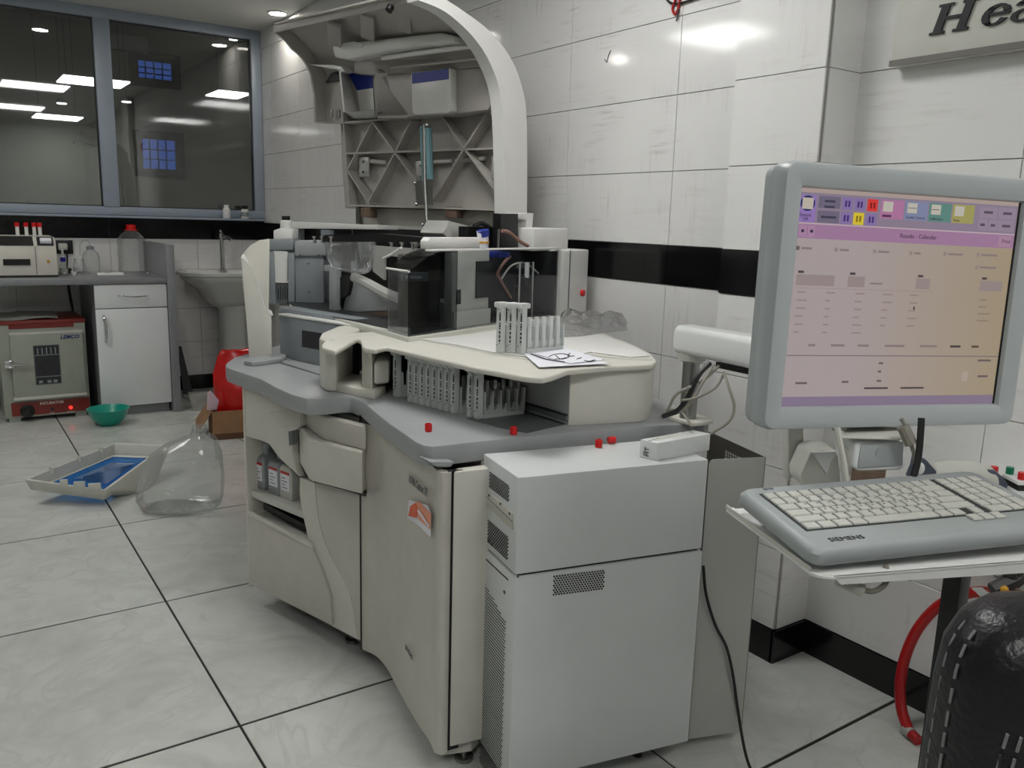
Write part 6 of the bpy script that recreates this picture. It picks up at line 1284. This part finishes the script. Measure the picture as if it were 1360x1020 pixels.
t_, q_ = lathe_thing('water_bottle', 'big clear ribbed water bottle with a red cap on the bench', 'bottle', 177, 361, [('body', [(.083, 0), (.088, .008), (.088, .03), (.085, .034)]+[(.085 if i % 2 else .089, .04+.018*i) for i in range(8)]+[(.088, .195), (.083, .215), (.06, .245), (.030, .27), (.028, .282)], 'pet'), ('cap', [(.03, .274), (.03, .304), (.022, .308), (0, .308)], 'red'), ('cap_ring', [(.028, .268), (.041, .270), (.041, .275), (.028, .276)], 'red')], n=28)
q_ = BZ_(188, 358); t = thing('dish', 'white round dish standing against the water bottle', 'dish', (q_.x+.02, q_.y, bz)); MB().lathe([(.02, 0), (.052, .004), (.058, .035), (.055, .035), (.049, .008), (0, .006)], (q_.x+.105, q_.y-.02, bz+.0005), 26).build('dish_body', 'white', t)
random.seed(4)
q_ = BZ_(145, 365); tag(MB().loft([[q_+Vector((-.07+.03*k, y_, .001+z_*random.uniform(.5, 1.2))) for y_, z_ in ((-.03, 0), (-.025, .008), (0, .016), (.02, .012), (.03, 0))] for k in range(6)]).build('tissue', 'white', ang=20), 'crumpled white tissue lying on the bench edge', 'tissue')
q_ = BZ_(137, 359); tag(MB().box(q_.x-.03, q_.x+.03, q_.y-.008, q_.y+.008, bz+.0005, bz+.012).build('wooden_stick', 'wood', bevel=.003), 'short wooden stick on the bench behind the tissue', 'stick')
lathe_thing('paper_cup', 'tiny white cup standing on the bench behind the tissue', 'cup', 148, 360, [('cup', [(.015, 0), (.019, .034), (.017, .034), (.013, .002)], 'white')])
q_ = BZ_(196, 364); tag(MB().ball(q_+Vector((0, 0, .006)), (.009, .009, .006), 10, 6).build('cotton_ball', 'white'), 'tiny cotton ball on the bench near the end panel', 'cotton ball')
# window sill bottles
sz = PY(301, 290, 6.0).z; 
MB().box(XL, 1.96, 5.985, YB-.036, sz-.014, sz).build('window_sill', 'alum', wn, bevel=.002)
for (x, lb, pr_, capm) in ((301, 'small white capped bottle on the window sill', 'white', 'white'), (325.5, 'small white bottle with a black cap on the window sill', 'white', 'black')):
    q = PY(x, 291, 6.02); t = thing('small_bottle', lb, 'bottle', (q.x, q.y, sz), 'small bottles on the window sill')
    MB().lathe([(.024, 0), (.025, .003), (.025, .06), (.016, .07)], (q.x, q.y, sz+.0005), 18).build('body', 'whitem', t); MB().lathe([(.017, .068), (.017, .09), (0, .091)] if capm == 'white' else [(.022, .066), (.022, .09), (0, .091)], (q.x, q.y, sz+.0005), 18).build('cap', capm, t)
    if capm == 'black': MB().lathe([(.0255, .015), (.0255, .045)], (q.x, q.y, sz+.0005), 18).build('label', 'bin', t)
q = cylp(377, 318, .0); bzb = cylp(377, 304, 0).z
t = thing('small_bottle', 'small white bottle with a black cap on top of the analyzer carousel', 'bottle', (q.x+.02, q.y+.03, bzb))
MB().lathe([(.020, 0), (.021, .003), (.021, .026), (.013, .032)], (q.x+.02, q.y+.03, bzb+.0005), 18).build('body', 'whitem', t); MB().lathe([(.015, .03), (.015, .045), (0, .046)], (q.x+.02, q.y+.03, bzb+.0005), 18).build('cap', 'black', t)
# ---- sink
YS = 5.86
sxc = PY(303, 360, YS).x; szt = PY(303, 363, 5.62).z
sk2 = thing('wash_basin', 'white pedestal wash basin with a chrome tap beside the bench end panel', 'sink', (sxc, YS, 0))
def sup(w_, d_, z, yc, e=3.2, n=28):
    out = []
    for k in range(n):
        a = 2*PI*k/n; c, s_ = math.cos(a), math.sin(a); out.append(Vector((sxc+w_*abs(c)**(2/e)*(1 if c >= 0 else -1), yc+d_*abs(s_)**(2/e)*(1 if s_ >= 0 else -1), z)))
    return out
wl_ = sxc-PY(239, 365, YS-.05).x
MB().loft([sup(.11, .10, szt-.24, YS+.06), sup(.15, .13, szt-.20, YS+.05), sup(.20, .17, szt-.12, YS+.03), sup(wl_*.86, .205, szt-.07, YS+.01), sup(wl_*.93, .222, szt-.045, YS), sup(wl_*.92, .222, szt-.032, YS), sup(wl_, .235, szt-.022, YS), sup(wl_, .235, szt-.004, YS), sup(wl_*.98, .228, szt, YS), sup(wl_*.86, .17, szt-.004, YS-.03), sup(wl_*.6, .11, szt-.10, YS-.03), sup(.03, .03, szt-.125, YS-.03)]).build('basin', 'porcelain', sk2, ang=50)
MB().loft([[p+Vector((.035, 0, 0)) for p in sup(.13, .11, 0, YS+.08)], [p+Vector((.035, 0, 0)) for p in sup(.125, .105, .05, YS+.08)], [p+Vector((.035, 0, 0)) for p in sup(.10, .09, .12, YS+.08)], [p+Vector((.035, 0, 0)) for p in sup(.085, .08, .40, YS+.08)], [p+Vector((.035, 0, 0)) for p in sup(.09, .085, szt-.28, YS+.07)], [p+Vector((.035, 0, 0)) for p in sup(.115, .10, szt-.235, YS+.06)]]).build('pedestal', 'porcelain', sk2, ang=50)
f_ = Vector((sxc, YS+.13, szt)); zt1 = PY(303, 310, YS+.13).z
MB().lathe([(.026, 0), (.026, .006), (.016, .010), (.0155, zt1-szt-.03), (.02, zt1-szt-.028), (.02, zt1-szt), (.014, zt1-szt+.004), (0, zt1-szt+.004)], f_-Vector((0, 0, .001)), 20).build('tap', 'chrome', sk2)
MB().tube([Vector((sxc, YS+.13, zt1-.02)), Vector((sxc+.02, YS+.06, zt1-.024)), Vector((sxc+.03, YS, zt1-.045))], .011, 10, 3).build('tap_spout', 'chrome', sk2); MB().tube([Vector((sxc, YS+.13, zt1)), Vector((sxc-.01, YS+.12, zt1+.022))], .007, 8).build('tap_lever', 'chrome', sk2)
lp = [PY(x, y, 5.95) for x, y in ((236, 462), (239, 462), (257, 515), (250, 517))]
tag(MB().slab([PY(236, 460, 6.03), PY(241, 460, 6.03), Vector((PY(256, 520, 5.93).x, 5.93, .001)), Vector((PY(244, 520, 5.93).x, 5.93, .001))], (0, .015, 0)).build('dark_diagonal', 'dark'), 'dark narrow piece slanting down by the wall behind the bench end panel', 'plank')  # dark slanted piece filling the diagonal dark area by the wall
# ---- carton with red bag
ca = PZ(283, 585, 0); chh = PV(283, 547, ca, (1, 0)).z
ct = thing('cardboard_box', 'open brown cardboard box on the floor holding a red bag', 'box', (ca.x+.17, ca.y+.12, 0))
ex = Vector((.985, -.17, 0)); ey = Vector((.17, .985, 0)); Lx, Ly, t_ = .36, .26, .006
def cq(a, b): return ca+ex*a+ey*b
for (a0, b0_, a1, b1_) in ((0, 0, Lx, t_), (0, Ly-t_, Lx, Ly), (0, t_, t_, Ly-t_), (Lx-t_, t_, Lx, Ly-t_)):
    MB().prism([pl(cq(a0, b0_)), pl(cq(a1, b0_)), pl(cq(a1, b1_)), pl(cq(a0, b1_))], 0.001, chh).build('side', 'card', ct)
MB().prism([pl(cq(0, 0)), pl(cq(Lx, 0)), pl(cq(Lx, Ly)), pl(cq(0, Ly))], .0005, .006).build('bottom', 'card', ct)
MB().slab([cq(0, .0)+Vector((0, 0, chh)), cq(0, Ly)+Vector((0, 0, chh)), cq(-.07, Ly)+Vector((0, 0, chh-.10)), cq(-.085, .02)+Vector((0, 0, chh-.14))], (0, 0, .005)).build('flap', 'card', ct)
MB().prism([pl(cq(0, -.001)), pl(cq(Lx, -.001)), pl(cq(Lx, .0)), pl(cq(0, .0))], .001, .035).build('dark_foot_band', 'carddark', ct)  # darker band along the foot of the front side
random.seed(11)
rg = []; bc = cq(.19, .14)
for z, a_, b_ in ((.008, .12, .09), (.05, .155, .105), (.15, .16, .105), (.22, .17, .11), (.28, .165, .10), (.34, .15, .075), (.40, .13, .05), (.45, .12, .03), (.475, .10, .018)):
    rg.append([bc+ex*(-.02*(z > .3))+ex*a_*math.cos(2*PI*k/22)*random.uniform(.93, 1.02)+ey*b_*math.sin(2*PI*k/22)*random.uniform(.86, 1.0)+Vector((0, 0, z+random.uniform(-.008, .012)*(z > .1))) for k in range(22)])
tag(MB().loft(rg).build('red_bag', 'redbag', ang=22), 'shiny red plastic bag standing in the cardboard box', 'bag')
pk = [PV(x, y, cq(.03, .02), (1, -.17)) for x, y in ((275, 545), (288, 545), (291, 532), (280, 519), (276, 522))]
tag(MB().slab(pk, ey*.02).build('foam_piece', 'pink', bevel=.003), 'pale pink foam piece tucked into the cardboard box corner', 'foam')
sb_ = PZ(266, 545, 0); tag(MB().slab([sb_+Vector((-.04, .0, .001)), sb_+Vector((.14, -.03, .001)), sb_+Vector((.14, .0, .09)), sb_+Vector((-.06, .03, .10))], (.02, .10, 0)).build('cardboard_scrap', 'cloth'), 'small grey cardboard scrap on the floor behind the brown box', 'cardboard')
# ---- green bowl
q_ = PZ(147, 566, 0)
bw_ = thing('bowl', 'green plastic bowl on the floor beside the incubator', 'bowl', (q_.x, q_.y+.05, 0))
MB().lathe([(.05, 0), (.055, .004), (.09, .04), (.108, .085), (.116, .098), (.112, .098), (.103, .085), (.085, .042), (.05, .008), (0, .008)], (q_.x, q_.y+.05, .0005), 32).build('body', 'teal', bw_, ang=50)
# ---- loose analyzer lid with blue window on the floor
ld = thing('loose_lid', 'upturned grey machine lid with a blue see-through window on the floor', 'machine lid', PZ(140, 640, 0))
zl, zbk, zr, zf = .115, .15, .14, .075
Lp, Bp, Rp, Fp = PZ(32, 637, zl), PZ(153, 588, zbk), PZ(223, 591, zr), PZ(139, 652, zf)
cen = (Lp+Bp+Rp+Fp)/4; dn_ = ((Bp-Lp).cross(Fp-Lp)).normalized(); dn_ = dn_ if dn_.z < 0 else -dn_
def inset(s_, d_): return [p+(cen-p)*s_+dn_*d_ for p in (Lp, Bp, Rp, Fp)]
o0, o1, i0_, i1_ = inset(0, 0), inset(.08, .055), inset(.055, 0), inset(.13, .045)
for k in range(4):
    j = (k+1) % 4; MB().loft([[o0[k], i0_[k], i1_[k], o1[k]], [o0[j], i0_[j], i1_[j], o1[j]]]).build('side_wall', 'offw', ld, bevel=.002)
fl0 = inset(.10, .047); win = inset(.24, .047); win = [w_+(Rp-Fp).normalized()*0 for w_ in win]
for k in range(4): j = (k+1) % 4; MB().slab([fl0[k], fl0[j], win[j], win[k]], dn_*.006).build('floor_border', 'offw', ld)
MB().slab(win, dn_*.003).build('blue_window', 'bluew', ld)
for s_ in (.25, .55, .8): q = Lp+(Bp-Lp)*s_; MB().bar(q+dn_*.002, q+(Fp-Lp).normalized()*.022+dn_*.002, .006, .03).build('rib', 'offw', ld)
for s_, w_ in ((.45, .03), (.62, .045), (.80, .05)): q = Lp+(Fp-Lp)*s_; MB().bar(q-dn_*.010, q+(Fp-Lp).normalized()*w_-dn_*(.010+.012*s_), .010, .026).build('step', 'offw', ld, bevel=.001)
bt = [PZ(152, 659, .003), PZ(172, 657, .003), PZ(195, 650, .003), PZ(210, 634, .003), PZ(217, 615, .03)]
tpq = [Fp, Fp+(Rp-Fp)*.25, Fp+(Rp-Fp)*.5, Fp+(Rp-Fp)*.75, Rp]; inw = (Lp-Fp).normalized()*.008+Vector((0, .006, 0))
MB().loft([[t_, t_*.5+b_*.5+(b_-cen)*.03, b_, b_+inw, t_*.5+b_*.5+inw, t_+inw] for t_, b_ in zip(tpq, bt)]).build('curved_front', 'offw', ld, ang=60)
# ---- clear jug
q_ = PZ(245, 684, 0); q_.z = 0; q_ = q_+Vector((_f.x, _f.y, 0)).normalized()*.09-_r0*.045
jg = thing('plastic_jug', 'clear empty plastic jug without a cap standing on the floor before the lid', 'jug', (q_.x, q_.y, 0))
rt2 = _r0
def jr(z, a, b, sh, n=26, e=2.8):
    out = []
    for k in range(n):
        t = 2*PI*k/n; c, s_ = math.cos(t), math.sin(t)
        out.append(q_+rt2*(sh+a*abs(c)**(2/e)*(1 if c >= 0 else -1))+back_*b*abs(s_)**(2/e)*(1 if s_ >= 0 else -1)+Vector((0, 0, z)))
    return out
MB().loft([jr(.001, .13, .11, .0), jr(.012, .155, .13, .0), jr(.05, .17, .14, -.004), jr(.12, .17, .14, .002), jr(.18, .158, .13, .012), jr(.235, .14, .115, .028), jr(.275, .11, .085, .046), jr(.302, .065, .055, .066), jr(.318, .034, .034, .082, e=2), jr(.345, .027, .027, .088, e=2)], caps=True).build('body', 'jug', jg, ang=60)
c_ = q_+rt2*.088; MB().lathe([(.030, 0), (.032, .004), (.030, .008), (.026, .022), (.028, .026)], (c_.x, c_.y, .336), 18).build('neck', 'jug', jg)
MB().tube([q_+rt2*.125+Vector((0, 0, .325)), q_+rt2*.155+Vector((0, 0, .30)), q_+rt2*.16+Vector((0, 0, .22))], .009, 8, 4).build('handle', 'jug', jg)
